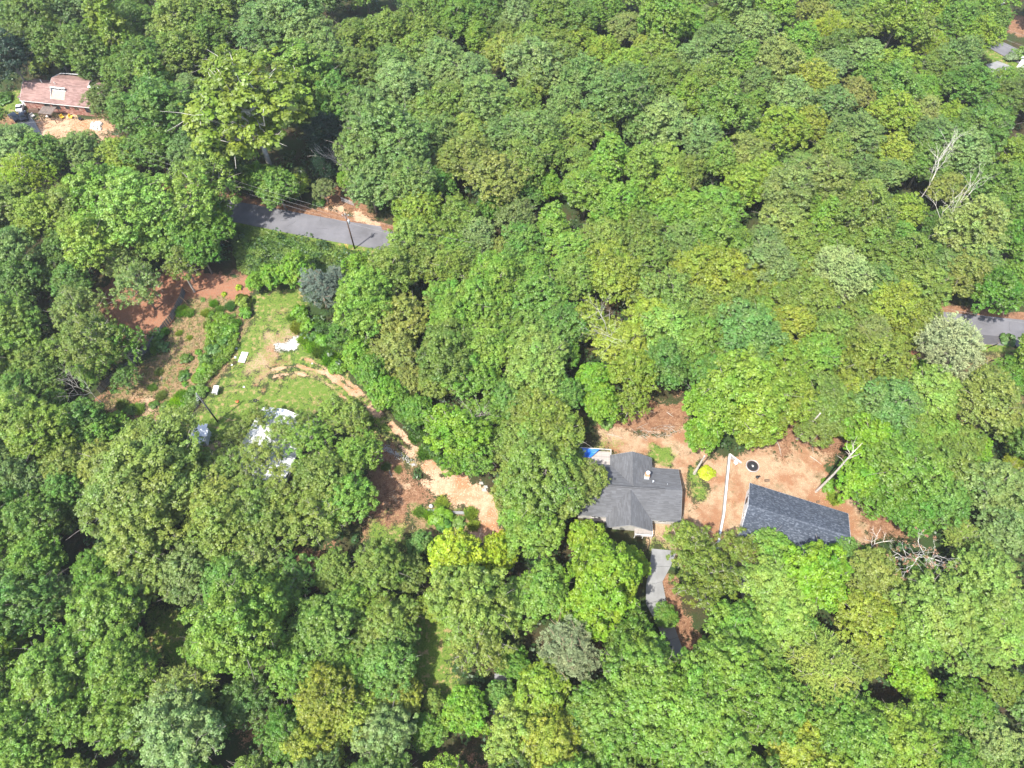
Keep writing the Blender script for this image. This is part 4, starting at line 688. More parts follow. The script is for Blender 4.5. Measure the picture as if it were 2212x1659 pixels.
for (x, y, r, h, c, k, nr) in [(580, 690, 1.8, 1.8, 'vg', 'b', 'in the weedy island by the sandy track'), (600, 740, 1.3, 1.3, 'vgd', 'b', 'at the foot of the island bush'), (700, 720, 1.2, .9, 'gl', 's', 'right in the weedy island'), (590, 600, 1.3, .9, 'yg', 'g', 'behind the low timber edge'), (500, 670, .9, .8, 'vg', 'g', 'at the left end of the timber edge'), (780, 660, 1.1, .9, 'yg', 'g', 'right of the timber edge'),
    (640, 690, 1.0, .8, 'gl', 'g', 'in front of the timber edge'), (440, 650, 1.0, .8, 'gl', 'g', 'left of the timber edge'), (800, 740, 1.0, .7, 'yg', 'g', 'at the track side of the island'), (420, 150, 1.3, .9, 'vgd', 'g', 'beside the upper track'), (480, 260, 1.4, 1.0, 'vgd', 'g', 'beside the middle of the track'), (220, 350, .8, .5, 'om', 'g', 'on the shaded dirt'), (300, 370, .7, .4, 'om', 'g', 'on the shaded dirt by a stick'), (100, 60, 1.2, 1.0, 'gl', 'g', 'at the top of the track')]:
    shrub(z3(x, y), r, c, h, k, near=nr)
for (px, py, r, h, c, k, nr) in [(1527, 1022, 1.3, .8, 'lime', 's', 'on the clay between house and wall'), (1790, 1050, 1.4, 1.2, 'vg', 's', 'at the right edge of the straw yard'), (1800, 1075, 1.3, .9, 'yg', 'g', 'at the right edge of the straw yard'), (1375, 880, 1.0, .8, 'lime', 's', 'on brown litter behind the grey-roofed house'), (1310, 915, 1.3, 1.3, 'gl', 's', 'behind the yard of the grey-roofed house'), (1340, 905, 1.2, 1.0, 'yg', 's', 'behind the yard of the grey-roofed house'),
    (2172, 738, 1.3, 1.6, 'gt', 'b', 'beside the road patch at right'), (2195, 790, 2.2, 2.2, 'vgd', 's', 'at the right edge below the road'), (2130, 800, 1.2, 1.0, 'lime', 's', 'below the round pine'), (2110, 825, 1.8, 1.4, 'lime2', 's', 'below the round pine'), (2080, 835, 1.6, 1.2, 'yg', 's', 'below the round pine'), (2050, 850, 1.8, 1.6, 'gt', 's', 'below the round pine'), (2150, 840, 1.8, 1.2, 'vg', 's', 'below the round pine'),
    (1990, 800, 1.8, 1.8, 'vg', 'b', 'left below the round pine'), (2020, 820, 1.6, 1.4, 'vg', 'b', 'left below the round pine'), (1875, 1200, 1.6, 1.2, 'vgd', 's', 'by the dead white tree'), (690, 440, 1.3, 1.2, 'vgd', 's', 'between road verge and dark trees'), (640, 425, 1.6, 1.4, 'vgd', 's', 'on the far road verge'), (590, 415, 1.6, 1.3, 'vg', 's', 'on the far road verge'), (550, 408, 1.4, 1.3, 'vgd', 's', 'on the far road verge'), (2182, 130, 1.6, 1.8, 'bgp', 's', 'on the far lawn'), (2200, 125, 2.2, 3.0, 'gl', 's', 'on the far lawn'),
    (90, 150, 2.4, 2.2, 'yg', 's', 'behind the brick house'), (178, 165, 1.0, 3.2, 'yg', 's', 'behind the brick house roof'), (10, 215, 2.0, 1.2, 'vgd', 's', 'left of the brick house')]:
    shrub(at(px, py), r, c, h, k, near=nr)

# ------------------------------------------------------------------ ground cover (nobody could count it)
def scatter_cover(name, poly, n, rr, c, label, leaf=(.26, .20), lift=.5, per=40):
    P = W2(poly); X = np.array([p[0] for p in P]); Y = np.array([p[1] for p in P]); r = np.random.RandomState(len(name))
    x = r.uniform(X.min(), X.max(), n * 6); y = r.uniform(Y.min(), Y.max(), n * 6); ins = sdf_poly(x, y, P) > rr * .4; x, y = x[ins][:n], y[ins][:n]
    C = np.stack([x, y, r.uniform(.1, 1, len(x)) * lift * (0.4 + vnoise(x, y, 3, 8))], -1); T = np.clip(vnoise(x, y, 2.5, 9) * .6 + r.uniform(0, .4, len(x)), 0, 1)
    V, t = cluster_leaves(C, np.full(len(C), rr), per, leaf[0], leaf[1], r, up=.8, tint0=T)
    o = link(name, quads_mesh(name, V, t, M['leaf'])); o.color = (*LEAF[c], 1); tag(o, label, None, None, 'stuff'); return o
scatter_cover('vine_cover', [(498, 486), (540, 493), (620, 512), (700, 528), (745, 538), (800, 555), (800, 605), (720, 600), (650, 610), (560, 600), (515, 590), (505, 540)], 1500, .7, 'gl', 'tangled green vines covering the bank below the road', lift=1.3)
scatter_cover('bank_growth', [(660, 700), (700, 735), (760, 790), (815, 850), (850, 900), (905, 960), (950, 1010), (965, 1000), (900, 900), (840, 830), (760, 740), (690, 680)], 700, .7, 'vgd', 'green growth along the bank above the dirt track', lift=1.2)
scatter_cover('weed_thicket', [(449, 676), (517, 684), (516, 752), (487, 790), (444, 832), (418, 822), (434, 780), (446, 752)], 420, .55, 'vg', 'bright green weed thicket down the middle of the clearing', lift=1.2)
scatter_cover('weed_strip', [(330, 935), (372, 893), (398, 850), (440, 828), (452, 845), (420, 888), (392, 915), (350, 948)], 260, .5, 'gl', 'strip of green weeds left of the service pole', lift=.9)
# dim undergrowth under the forest
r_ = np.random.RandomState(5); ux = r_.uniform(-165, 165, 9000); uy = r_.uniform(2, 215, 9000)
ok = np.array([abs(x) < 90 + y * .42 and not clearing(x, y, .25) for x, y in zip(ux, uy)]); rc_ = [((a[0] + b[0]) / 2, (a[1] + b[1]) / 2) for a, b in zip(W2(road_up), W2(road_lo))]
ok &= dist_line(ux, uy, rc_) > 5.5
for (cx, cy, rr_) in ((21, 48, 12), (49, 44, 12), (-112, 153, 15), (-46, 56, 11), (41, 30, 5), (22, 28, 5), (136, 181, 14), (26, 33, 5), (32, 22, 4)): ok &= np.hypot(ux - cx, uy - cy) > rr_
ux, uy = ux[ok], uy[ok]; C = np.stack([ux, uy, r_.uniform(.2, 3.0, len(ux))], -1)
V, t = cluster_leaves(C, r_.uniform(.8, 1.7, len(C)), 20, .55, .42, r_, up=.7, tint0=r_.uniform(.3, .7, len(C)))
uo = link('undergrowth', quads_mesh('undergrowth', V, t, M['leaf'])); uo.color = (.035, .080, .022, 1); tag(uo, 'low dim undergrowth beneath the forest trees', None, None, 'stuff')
# grass blades over lawn and dry field
def blades(name, lay, n, c, h, thr, label):
    r = np.random.RandomState(n); x = r.uniform(-90, 70, n * 5); y = r.uniform(34, 118, n * 5); i = np.searchsorted(xs, x).clip(0, nx - 1); j = np.searchsorted(ys, y).clip(0, ny - 1)
    ok = (layers[lay][j, i] > thr + r.uniform(-.15, .25, len(x))); x, y, i, j = x[ok][:n], y[ok][:n], i[ok][:n], j[ok][:n]; base = np.stack([x, y, GZ[j, i] - .01], -1)
    d = unit(r.normal(size=base.shape) * np.array((.8, .8, .1)) + np.array((0, 0, .8))); tip = base + d * r.uniform(.5, 1.2, (len(x), 1)) * h; s = unit(np.cross(d, r.normal(size=d.shape))) * h * .13
    o = link(name, quads_mesh(name, np.stack([base - s, base + s, tip + s * .4, tip - s * .4], 1), r.uniform(0, 1, len(x)), M['leaf'])); o.color = (*c, 1); tag(o, label, None, None, 'stuff')
blades('grass', 'grass', 20000, (.105, .155, .03), .18, .62, 'short green grass of the clearings')
blades('dry_grass', 'dry', 24000, (.24, .19, .085), .45, .45, 'long dry grass on the slope by the fence')
blades('straw', 'straw', 18000, (.40, .30, .18), .22, .6, 'loose straw on the yards')
blades('clay_litter', 'clay', 9000, (.20, .125, .08), .2, .5, 'dead leaves and twigs scattered on the red clay')
blades('leaf_litter', 'straw', 14000, (.12, .075, .045), .16, .6, 'small dead leaves lying on the straw yards')
blades('green_weeds', 'dry', 9000, (.10, .155, .03), .5, .5, 'green weeds in the dry grass')

# ------------------------------------------------------------------ dead wood
def dead_tree(name, base, height, spread, seed, label, lean=(0, 0), col_=(.62, .58, .52), r0=.13, depth=5, up=.5, cat='dead tree', brown=0, first=0.35, zb=0.0):
    r = np.random.RandomState(seed); root = empty(name, (base[0], base[1], base[2] if len(base) > 2 else 0), 0, label, cat); trunk = MB(); tw = MB(); tips = []
    def grow(p, d, L, rad, k):
        q = p + d * L * .5 + r.normal(size=3) * L * .05; e = p + d * L
        (trunk if k <= 1 else tw).tube([p, q, e], [rad, rad * .8, rad * .6], 5 if k < 3 else 4, cap=False)
        if k >= depth: tips.append(e); return
        for _ in range(3 if k < 3 else 2):
            nd = unit(d + r.normal(size=3) * spread + np.array((0, 0, up * .25))); grow(e if r.rand() > .3 else p + d * L * r.uniform(.6, .95), nd, L * r.uniform(.55, .8), rad * .6, k + 1)
    grow(np.array((0, 0, -.3)), unit(np.array((lean[0], lean[1], 1.0))), height * (.42 if depth > 3 else .5), r0, 0)
    a = trunk.build('trunk', M['bark'], root); a.color = (*col_, 1); b = tw.build('branches', M['bark'], root); b.color = (*[c * 1.05 for c in col_], 1)
    if brown:
        C = np.array(tips); C = C[r.rand(len(C)) < .5]; V, t = cluster_leaves(C, np.full(len(C), .3), brown, .24, .15, r); o = link('withered_leaves', quads_mesh('withered_leaves', V, t, M['leaf']), root); o.color = (.26, .15, .085, 1)
    return root
dead_tree('dead_tree', at(1938, 1228), 13, .62, 3, 'bare white dead tree with brown leaves right of the dark-roofed house', lean=(.15, .1), r0=.17, depth=6, brown=9, first=.36, col_=(.50, .47, .43))
dead_tree('dead_tree', at(1308, 775), 17, .42, 8, 'bare white branches reaching up between crowns above the grey-roofed house', col_=(.40, .37, .33), depth=5, r0=.09)
dead_tree('dead_tree', at(790, 400), 13, .3, 21, 'leaning bare grey tree between dark conifer and blue-green crown', lean=(-.9, .35), col_=(.38, .35, .31), depth=5, first=.5, r0=.2)
dead_tree('dead_tree', at(1975, 450), 17, .4, 31, 'pale forked snag standing above the right forest', col_=(.44, .41, .36), depth=5, r0=.13)
dead_tree('dead_tree', at(1990, 560), 20, .4, 37, 'tall pale snag among the crowns right of centre', lean=(.12, .1), col_=(.40, .37, .32), depth=4, r0=.12)
dead_tree('dead_tree', at(1015, 985), 15, .55, 41, 'broken pale branches at the top of the tree above the sandy track', col_=(.36, .32, .27), r0=.09, depth=4, first=.72)
dead_tree('dead_tree', at(1870, 1195), 5, .5, 51, 'low bare white branch at the edge of the straw yard', lean=(.5, .5), col_=(.42, .39, .35), depth=3, first=.5, r0=.1)
dead_tree('dead_tree', at(470, 345), 8, .5, 61, 'brownish bare brush left of the sycamore', col_=(.45, .38, .32), depth=4, r0=.1)
dead_tree('dead_tree', at(218, 868), 10, .5, 63, 'pale bare limbs under the open crown over the fence', col_=(.34, .32, .28), depth=5, r0=.08)
# the tall bare trunk at the right of the yard: base and top measured
B_ = at(2267 * .77778, 1365 * .77778)
tr_ = MB(); tpx = at(2365 * .77778, 1261 * .77778, 16.0)
tr_.tube([(0, 0, -.2), ((tpx[0] - B_[0]) * .5 + .2, (tpx[1] - B_[1]) * .5, 8.0), (tpx[0] - B_[0], tpx[1] - B_[1], 16.0), (tpx[0] - B_[0] + .6, tpx[1] - B_[1] + .5, 19)], [.24, .17, .11, .04], 7)
bt = empty('bare_trunk', B_, 0, 'tall thin bare grey trunk at the right side of the straw yard', 'dead tree'); t1 = tr_.build('trunk', M['bark'], bt); t1.color = (.42, .37, .32, 1)
tb = MB(); r_ = np.random.RandomState(4)
for k in range(9):
    f = r_.uniform(.75, 1.05); p = np.array((tpx[0] - B_[0], tpx[1] - B_[1], 16.0)) * f; q = p + np.array((r_.uniform(-1.5, 2.6), r_.uniform(-1, 2.4), r_.uniform(.3, 1.5))); tb.tube([p, (p + q) / 2 + r_.normal(size=3) * .2, q], [.045, .03, .012], 4, cap=False)
t2 = tb.build('branches', M['bark'], bt); t2.color = (.42, .37, .32, 1)
for i, (bx, by, tx, ty, h, lab) in enumerate([(1722, 948, 1772, 893, 11, 'leaning grey trunk at the back of the straw yard'), (1757, 950, 1775, 925, 7, 'shorter grey trunk beside the leaning one at the yard edge'), (420, 630, 405, 605, 5, 'pale bare trunk standing on the red clay'), (1500, 1022, 1522, 985, 7, 'thick trunk rising from the clay behind the wall')]):
    b = at(bx, by); t = at(tx, ty, h); m = MB(); m.tube([(0, 0, -.2), ((t[0] - b[0]) * .5, (t[1] - b[1]) * .5, h * .5), (t[0] - b[0], t[1] - b[1], h)], [.3 if i == 3 else .22, .18, .13], 7)
    e = empty('leaning_trunk', b, 0, lab, 'tree trunk'); o = m.build('trunk', M['bark'], e); o.color = (.40, .36, .31, 1)
def stick(p, q, r0, label, z=.06, kind='fallen_branch', tw=2):
    a, b = at(*p), at(*q); m = MB(); A = np.array((0, 0, z + .02)); Bv = np.array((b[0] - a[0], b[1] - a[1], z)); rr = np.random.RandomState(int(p[0] * 7 + p[1])); mid = (A + Bv) / 2 + np.array((rr.uniform(-.2, .2), rr.uniform(-.2, .2), .03))
    m.tube([A, mid, Bv], [r0, r0 * .8, r0 * .45], 5)
    for k in range(tw):
        s = A + (Bv - A) * rr.uniform(.3, .8); e = s + np.array((rr.uniform(-.9, .9), rr.uniform(-.9, .9), rr.uniform(0, .1))); m.tube([s, e], [r0 * .5, r0 * .2], 4)
    o = m.build(kind, M['deadwood']); o.location = (a[0], a[1], hz(a[0], a[1])); tag(o, label, 'branch', 'fallen branches'); return o
stick((1754, 950), (1757, 980), .07, 'upright-lying pale branch in the brown litter of the straw yard'); stick((1750, 985), (1775, 1003), .09, 'pale crooked branch lying lowest at the yard edge'); stick((1680, 955), (1688, 985), .07, 'pale branch lying behind the trampoline')
stick((1725, 948), (1800, 962), .06, 'long thin dark branch along the back of the yard'); stick((1755, 965), (1785, 955), .04, 'thin branch right of the upright pale one'); stick((1312, 938), (1345, 946), .08, 'white branch lying at the edge behind the grey-roofed house')
for k in range(26):
    cx, cy = rnd.uniform(1375, 1470), rnd.uniform(918, 945); dx = rnd.uniform(-30, 34); stick((cx, cy), (cx + dx, cy + rnd.uniform(-14, 14)), rnd.uniform(.025, .045), 'pale stick in the brush heap behind the grey-roofed house', z=rnd.uniform(.05, .45), kind='brush_stick', tw=2)['group'] = 'sticks of the brush heap'
stick((1440, 890), (1455, 900), .06, 'short branch on brown litter above the brush heap'); stick((345, 800), (350, 825), .06, 'dark crooked branch on the lower dry slope'); stick((330, 905), (345, 912), .05, 'pale stick at the bottom of the clay')
stick((628, 683), (640, 678), .07, 'grey log end at the right edge of the clearing'); stick((840, 1010), (848, 1032), .07, 'pale stick on the shaded dirt'); stick((818, 992), (826, 996), .12, 'short grey log at the edge of the shade')
stick((399, 955), (425, 930), .06, 'grey branch lying right of the concrete slab'); stick((437, 945), (447, 922), .05, 'white stick between slab and pole')
for lx, ly, rr, lab in ((490 / 2.72 + 1950, 370 / 2.72 + 1200, .42, 'wide dark log stump on the straw behind the dark-roofed house'), (877 / 2.72 + 1950, 528 / 2.72 + 1200, .3, 'small dark log by the roof edge')):
    p = F(lx, ly); m = MB(); m.tube([(-rr, 0, rr * .6), (rr * .9, .1, rr * .6)], [rr * .65, rr * .6], 9); o = m.build('log', M['log']); o.location = (p[0], p[1], hz(p[0], p[1])); tag(o, lab, 'log')

# ------------------------------------------------------------------ wooden fence (every board a part)
fl = [z5(x, y, 1.85)[:2] for x, y in [(1060, 195), (1030, 290), (975, 400), (905, 520), (835, 605), (720, 760), (640, 850), (535, 945), (430, 1050), (330, 1150), (205, 1225), (110, 1310), (70, 1370)]]
fe = empty('wooden_fence', (fl[0][0], fl[0][1], 0), 0, 'weathered grey board fence crossing the red clay, with some new tan boards', 'fence')
bm_ = [MB().box(-.062, .062, -.012, .012, 0, 1.85, t).mesh('board', M['wood_grey']) for t in (0, .3, .6, 1)]; bt_ = MB().box(-.062, .062, -.012, .012, 0, 1.9).mesh('board', M['wood_tan']); pm_ = MB().box(-.05, .05, -.05, .05, -.2, 1.95).mesh('post', M['wood_dark'])
nb = 0
for k, (p, q) in enumerate(zip(fl[:-1], fl[1:])):
    p, q = np.array(p), np.array(q); L = np.linalg.norm(q - p); a = math.atan2(q[1] - p[1], q[0] - p[0]); n = max(1, int(L / .142))
    o = link('post', pm_, fe, (p[0] - fl[0][0], p[1] - fl[0][1], 0)); o.rotation_euler = (0, 0, a)
    nrm = np.array((-math.sin(a), math.cos(a)))
    for zz in (.35, 1.05, 1.6):
        m = MB(); A = p - np.array(fl[0]) - nrm * .045; B2 = q - np.array(fl[0]) - nrm * .045; m.bar((*A, zz), (*B2, zz), .04, .09); m.build('rail', M['wood_tan'], fe)
    for i in range(n):
        c = p + (q - p) * (i + .5) / n - np.array(fl[0]); tan = (k == 3 and i % 4 < 2) or (k == 4 and i == 9)
        o = link('board', bt_ if tan else bm_[rnd.randrange(4)], fe, (c[0], c[1], rnd.uniform(-.06, .05))); o.rotation_euler = (rnd.uniform(-.02, .02), rnd.uniform(-.015, .015), a); nb += 1
        if tan: o['label'] = 'new tan board'
def lean_board(a, b, lab):
    m = MB(); A, B2 = np.array(z5(*a)), np.array(z5(*b)); m.bar((0, 0, A[2]), tuple(B2 - np.array((A[0], A[1], 0))), .1, .04); o = m.build('timber_brace', M['wood_tan']); o.location = (A[0], A[1], 0); tag(o, lab, 'brace', 'braces leaning on the fence')
lean_board((1105, 370, .05), (1040, 310, 1.5), 'tan timber brace leaning on the upper fence'); lean_board((1030, 468, .05), (985, 432, 1.2), 'thin brace leaning lower on the fence'); lean_board((1145, 255, .05), (1075, 215, 1.4), 'long brace at the top end of the fence')

# ------------------------------------------------------------------ power poles and wires
def utility_pole(base, h, label, trafo=True, arm=True, lamp=False):
    e = empty('utility_pole', base, 0, label, 'utility pole', 'utility poles')
    m = MB(); m.tube([(0, 0, -.2), (0, 0, h * .5), (0, 0, h)], [.17, .15, .115], 10); m.build('pole', M['wood_dark'] if trafo else M['wood_grey'], e, True)
    if arm:
        m = MB(); m.bar((-.75, 0, h - .35), (.75, 0, h - .35), .09, .12); m.build('crossarm', M['wood_grey'], e)
        for x in (-.65, 0, .65):
            z0 = h - .29 if x else h; m = MB(); m.tube([(x, 0, z0), (x, 0, z0 + .12), (x, 0, z0 + .16), (x, 0, z0 + .3)], [.035, .07, .045, .06], 8); m.build('insulator', M['white'], e)
    if trafo:
        m = MB(); m.tube([(.38, 0, h - 2.6), (.38, 0, h - 2.55), (.38, 0, h - 1.65), (.38, 0, h - 1.55)], [.2, .25, .25, .18], 12); t = m.build('transformer', M['metal'], e, True)
        m = MB(); m.tube([(.38, .08, h - 1.56), (.38, .08, h - 1.25)], [.05, .035], 6); m.build('bushing', M['white'], t)
        m = MB(); m.bar((0, 0, h - 2.1), (.2, 0, h - 2.1), .08); m.build('bracket', M['metal'], e)
        m = MB(); m.bar((-.12, 0, h - 1.1), (-.12, 0, h - .5), .07); m.bar((.14, .05, h - 1.25), (.14, .05, h - .7), .06); m.build('fuse_cutout', M['white'], e)
    return e
PB = at(766, 537); utility_pole(PB, 10.5, 'dark utility pole with grey transformer beside the asphalt road')
PB2 = F(604, 1170); e2 = utility_pole(PB2, 10.5, 'grey service pole in the clearing beside the small white shed', trafo=False, arm=False)
m = MB(); m.tube([(0, 0, 10.4), (0, 0, 10.75)], [.07, .05], 8); m.build('insulator', M['white'], e2)
m = MB()
for k in range(4): m.bar((-.05, 0, 10.2 - k * .5), (-.4 - .08 * k, -.12 * k, 9.9 - k * .5), .05)
m.build('service_head', M['metal'], e2)
def wire(p, q, sag, label, r=.013):
    p, q = np.array(p), np.array(q); m = MB(); pts = [p + (q - p) * t - np.array((0, 0, sag * 4 * t * (1 - t))) for t in np.linspace(0, 1, 15)]; m.tube([x - p for x in pts], min(r, .013), 4)
    o = m.build('power_line', M['cable']); o.location = tuple(p); tag(o, label, 'power line', 'power lines')
for (dz, x0, y0, x1, y1, nm) in ((10.75, 300, 322, 1020, 524, 'uppermost'), (9.4, 300, 333, 1020, 535, 'middle'), (8.2, 300, 344, 1020, 545, 'lowest')):
    z = dz; top = (PB[0], PB[1], dz); L_ = at(x0, y0, z); R_ = at(x1, y1, z)
    wire(top, L_, .5, f'{nm} grey wire running left from the roadside pole'); wire(top, R_, .4, f'{nm} grey wire running right from the roadside pole')
for k, (dx, dy) in enumerate(((-.55, .2), (-.2, .1), (.15, .15))):
    q = F(537 + k * 2.5, 1193, 2.5); wire((PB2[0] - .1, PB2[1], 10.2 - .5 * k), (q[0], q[1], 2.5), .15, ['left', 'middle', 'right'][k] + ' service wire dropping from the clearing pole to the white shed', .015)
wire((PB2[0], PB2[1], 3.4), F(655, 1170, 4.2), .15, 'pale wire from the clearing pole to the white-roofed house', .02)
for i, yy in enumerate((78, 92, 55)): wire(at(2130, yy - 12, 8), at(2260, yy + 38, 8), .3, ['middle', 'lowest', 'uppermost'][i] + ' wire above the far street', .02)
wire(at(225, 278, 5), at(345, 335, 6), .3, 'thin wire between the brick house and the trees', .02); wire(at(0, 262, 5), at(120, 262, 5), .3, 'thin wire in front of the brick house', .02)
wire(at(1920, 640, 7), at(2260, 705, 7), .4, 'thin wire over the road at the right edge', .018)
for i, x in enumerate((1507, 1525)):
    p = zm3(x, 1310); q = zm3(x + 3, 1215, 2.2); m = MB(); m.tube([(0, 0, 0), (0, 0, 2.1)], .045, 8); o = m.build('guy_guard', M['yellow']); o.location = p; tag(o, ['left', 'right'][i] + ' yellow guy-wire guard beside the roadside pole', 'guard', 'yellow guy guards')
zg = Zm(600, 380, 4.148); g0, g1 = zg(1450, 745), zg(1592, 800)
ge = empty('farm_gate', g0, math.atan2(g1[1] - g0[1], g1[0] - g0[0]), 'galvanised tube farm gate standing open beside the dirt drive', 'gate'); Lg = math.hypot(g1[0] - g0[0], g1[1] - g0[1])
for k in range(5): m = MB(); m.tube([(0, 0, .25 + k * .26), (Lg, 0, .25 + k * .26)], .028, 6); m.build('rail', M['metal'], ge)
for x in (0, Lg * .5, Lg): m = MB(); m.tube([(x, 0, .2), (x, 0, 1.32)], .03, 6); m.build('upright', M['metal'], ge)

# ------------------------------------------------------------------ roofs and houses
def shingles(m, O, u, v, L, S, tabw, exp, th, r, contrast=1.0, blotch=None):
    """courses of overlapping tabs on the slope O + u*x + v*s"""
    O, u, v = map(np.array, (O, u, v)); n = np.cross(u, v); n = n / np.linalg.norm(n); nc = int(math.ceil(S / exp))
    for j in range(nc):
        s0 = j * exp; s1 = min(s0 + exp * 1.15, S); x = -(r.uniform(0, tabw) if j % 2 else r.uniform(0, tabw) * .5)
        while x < L:
            w = tabw * r.uniform(.75, 1.25); a, b = max(x, 0), min(x + w - .012, L); x += w
            if b - a < .05: continue
            lift = th * r.uniform(.8, 1.35); t = r.uniform(0, 1) ** (1 / contrast)
            p = [O + u * a + v * s0, O + u * b + v * s0, O + u * b + v * s1, O + u * a + v * s1]
            i = len(m.v); m.v += [tuple(p[0]), tuple(p[1]), tuple(p[0] + n * lift), tuple(p[1] + n * lift), tuple(p[2] + n * .006), tuple(p[3] + n * .006)]
            m.f += [(i, i + 1, i + 3, i + 2), (i + 2, i + 3, i + 4, i + 5), (i, i + 2, i + 5), (i + 1, i + 4, i + 3)]; m.t += [t] * 4
def gable_roof(parent, x0, x1, yc, half, ze, zr, axis, mat, tabw, exp, seed, contrast=1.0, fascia='white', th=.018, cut=None):
    """axis 'x': ridge along x from x0 to x1 at y=yc; axis 'y': ridge along y from x0 to x1 at x=yc. Returns the roof part."""
    def P(a, b, z): return (a, b, z) if axis == 'x' else (-b if False else b, a, z)
    def pt(s, c, z): return np.array((s, c, z)) if axis == 'x' else np.array((c, s, z))
    deck = MB(); d = .1
    for sgn in (-1, 1):
        a, b, c, e = pt(x0, yc + sgn * half, ze), pt(x1, yc + sgn * half, ze), pt(x1, yc, zr), pt(x0, yc, zr); dn = np.array((0, 0, -d))
        deck.hexa([a + dn, b + dn, c + dn, e + dn], [a, b, c, e])
    roof = deck.build('roof', mat, parent); r = random.Random(seed); m = MB()
    for sgn in (-1, 1):
        S = math.hypot(half, zr - ze); vv = (pt(x0, yc, zr) - pt(x0, yc + sgn * half, ze)) / S; u = (pt(x1, 0, 0) - pt(x0, 0, 0)) / (x1 - x0)
        O = pt(x0, yc + sgn * half, ze + .004); flip = np.cross(u, vv)[2] < 0
        if flip: O = pt(x1, yc + sgn * half, ze + .004); u = -u
        shingles(m, O, u, vv, x1 - x0, S, tabw, exp, th, r, contrast)
    o = m.build('shingle_courses', mat, roof); o['kind'] = 'stuff'
    m = MB(); cw = .3; q = x0; rr = random.Random(seed + 1)      # ridge caps
    while q < x1 - .05:
        e = min(q + cw, x1); t = rr.uniform(.2, .9)
        for sgn in (-1, 1):
            h = .15; z_ = zr - h * (zr - ze) / half; a, b, c, f = pt(q, yc, zr + .045), pt(e - .02, yc, zr + .035), pt(e - .02, yc + sgn * h, z_ + .03), pt(q, yc + sgn * h, z_ + .04); m.face([a, b, c, f], t)
        q = e
    o = m.build('ridge_cap', mat, roof); o['kind'] = 'stuff'
    if fascia:
        for sgn in (-1, 1):
            m = MB(); m.bar(pt(x0, yc + sgn * (half + .02), ze - .09), pt(x1, yc + sgn * (half + .02), ze - .09), .035, .16); m.build('eave_board', M[fascia], roof)
            for s in (x0, x1):
                m = MB(); m.bar(pt(s, yc + sgn * (half - .02), ze - .06), pt(s, yc + sgn * .03, zr - .07), .04, .15); m.build('barge_board', M[fascia], roof)
    return roof
def gable_walls(parent, x0, x1, y0, y1, h, zr, axis, mat):
    m = MB(); m.box(x0, x1, y0, y1, -.1, h)
    if axis == 'x':
        yc = (y0 + y1) / 2
        for x in (x0 + .002, x1 - .002): m.face([(x, y0, h), (x, y1, h), (x, yc, zr)])
    elif axis == 'y':
        xc = (x0 + x1) / 2
        for y in (y0 + .002, y1 - .002): m.face([(x0, y, h), (x1, y, h), (xc, y, zr)])
    return m.build('wall', mat, parent)
def window(parent, x, y, z, w, h, face, frame=M['white'], depth=.06, cols=2, rows=1):
    """face: 'y-','y+','x-','x+' outward side"""
    s = -1 if face[1] == '-' else 1; ax = face[0]
    def B(m, a0, a1, z0, z1, d0, d1):
        lo, hi = sorted((d0 * s, d1 * s))
        if ax == 'y': m.box(x + a0, x + a1, y + lo, y + hi, z0, z1)
        else: m.box(x + lo, x + hi, y + a0, y + a1, z0, z1)
    m = MB(); B(m, -w / 2, w / 2, z, z + h, .004, .03); g = m.build('window', M['glass'], parent)
    m = MB(); t = .06
    B(m, -w / 2 - t, -w / 2, z - t, z + h + t, .003, depth); B(m, w / 2, w / 2 + t, z - t, z + h + t, .003, depth); B(m, -w / 2, w / 2, z - t, z, .003, depth); B(m, -w / 2, w / 2, z + h, z + h + t, .003, depth)
    for k in range(1, cols): B(m, -w / 2 + k * w / cols - .02, -w / 2 + k * w / cols + .02, z, z + h, .031, .05)
    m.build('frame', frame, g); return g

# ---- grey-roofed house
def to_local(o, p):
    dx, dy = p[0] - o.location[0], p[1] - o.location[1]; a = -o.rotation_euler[2]; return (dx * math.cos(a) - dy * math.sin(a), dx * math.sin(a) + dy * math.cos(a))
H1 = empty('grey_roofed_house', (20.6, 48.2, 0), R(-4.3), 'cream house with cross-gabled grey shingle roof, half hidden by trees', 'house')
z6 = Zm(1550, 1200, 4.74)
gable_walls(H1, -8.6, 8.4, -4.4, 4.4, 2.9, 4.95, 'x', M['offwhite'])
gable_walls(H1, -3.0, 3.9, 4.0, 6.3, 2.9, 4.9, 'y', M['offwhite']); gable_walls(H1, -2.6, 3.5, -6.0, -4.0, 2.9, 4.7, 'y', M['offwhite'])
gable_roof(H1, -9.2, 8.9, 0, 4.95, 2.9, 5.05, 'x', M['roof_grey'], .85, .17, 1, fascia='trim')
gable_roof(H1, .4, 6.9, .45, 3.75, 2.85, 4.95, 'y', M['roof_grey'], .85, .17, 2, fascia='trim'); gable_roof(H1, -6.9, -.4, .0, 3.95, 2.85, 4.97, 'y', M['roof_grey'], .85, .17, 3, fascia='trim')
cx, cy = to_local(H1, z6(1165, 590, 4.3))
ch = MB(); ch.box(cx - .38, cx + .38, cy - .38, cy + .38, 3.6, 5.35); c = ch.build('chimney', M['white'], H1)
m = MB(); m.hexa([(cx - .42, cy - .42, 5.35), (cx + .42, cy - .42, 5.35), (cx + .42, cy + .42, 5.35), (cx - .42, cy + .42, 5.35)], [(cx - .3, cy - .3, 5.5), (cx + .3, cy - .3, 5.5), (cx + .3, cy + .3, 5.5), (cx - .3, cy + .3, 5.5)]); m.build('cap', M['flash'], c)
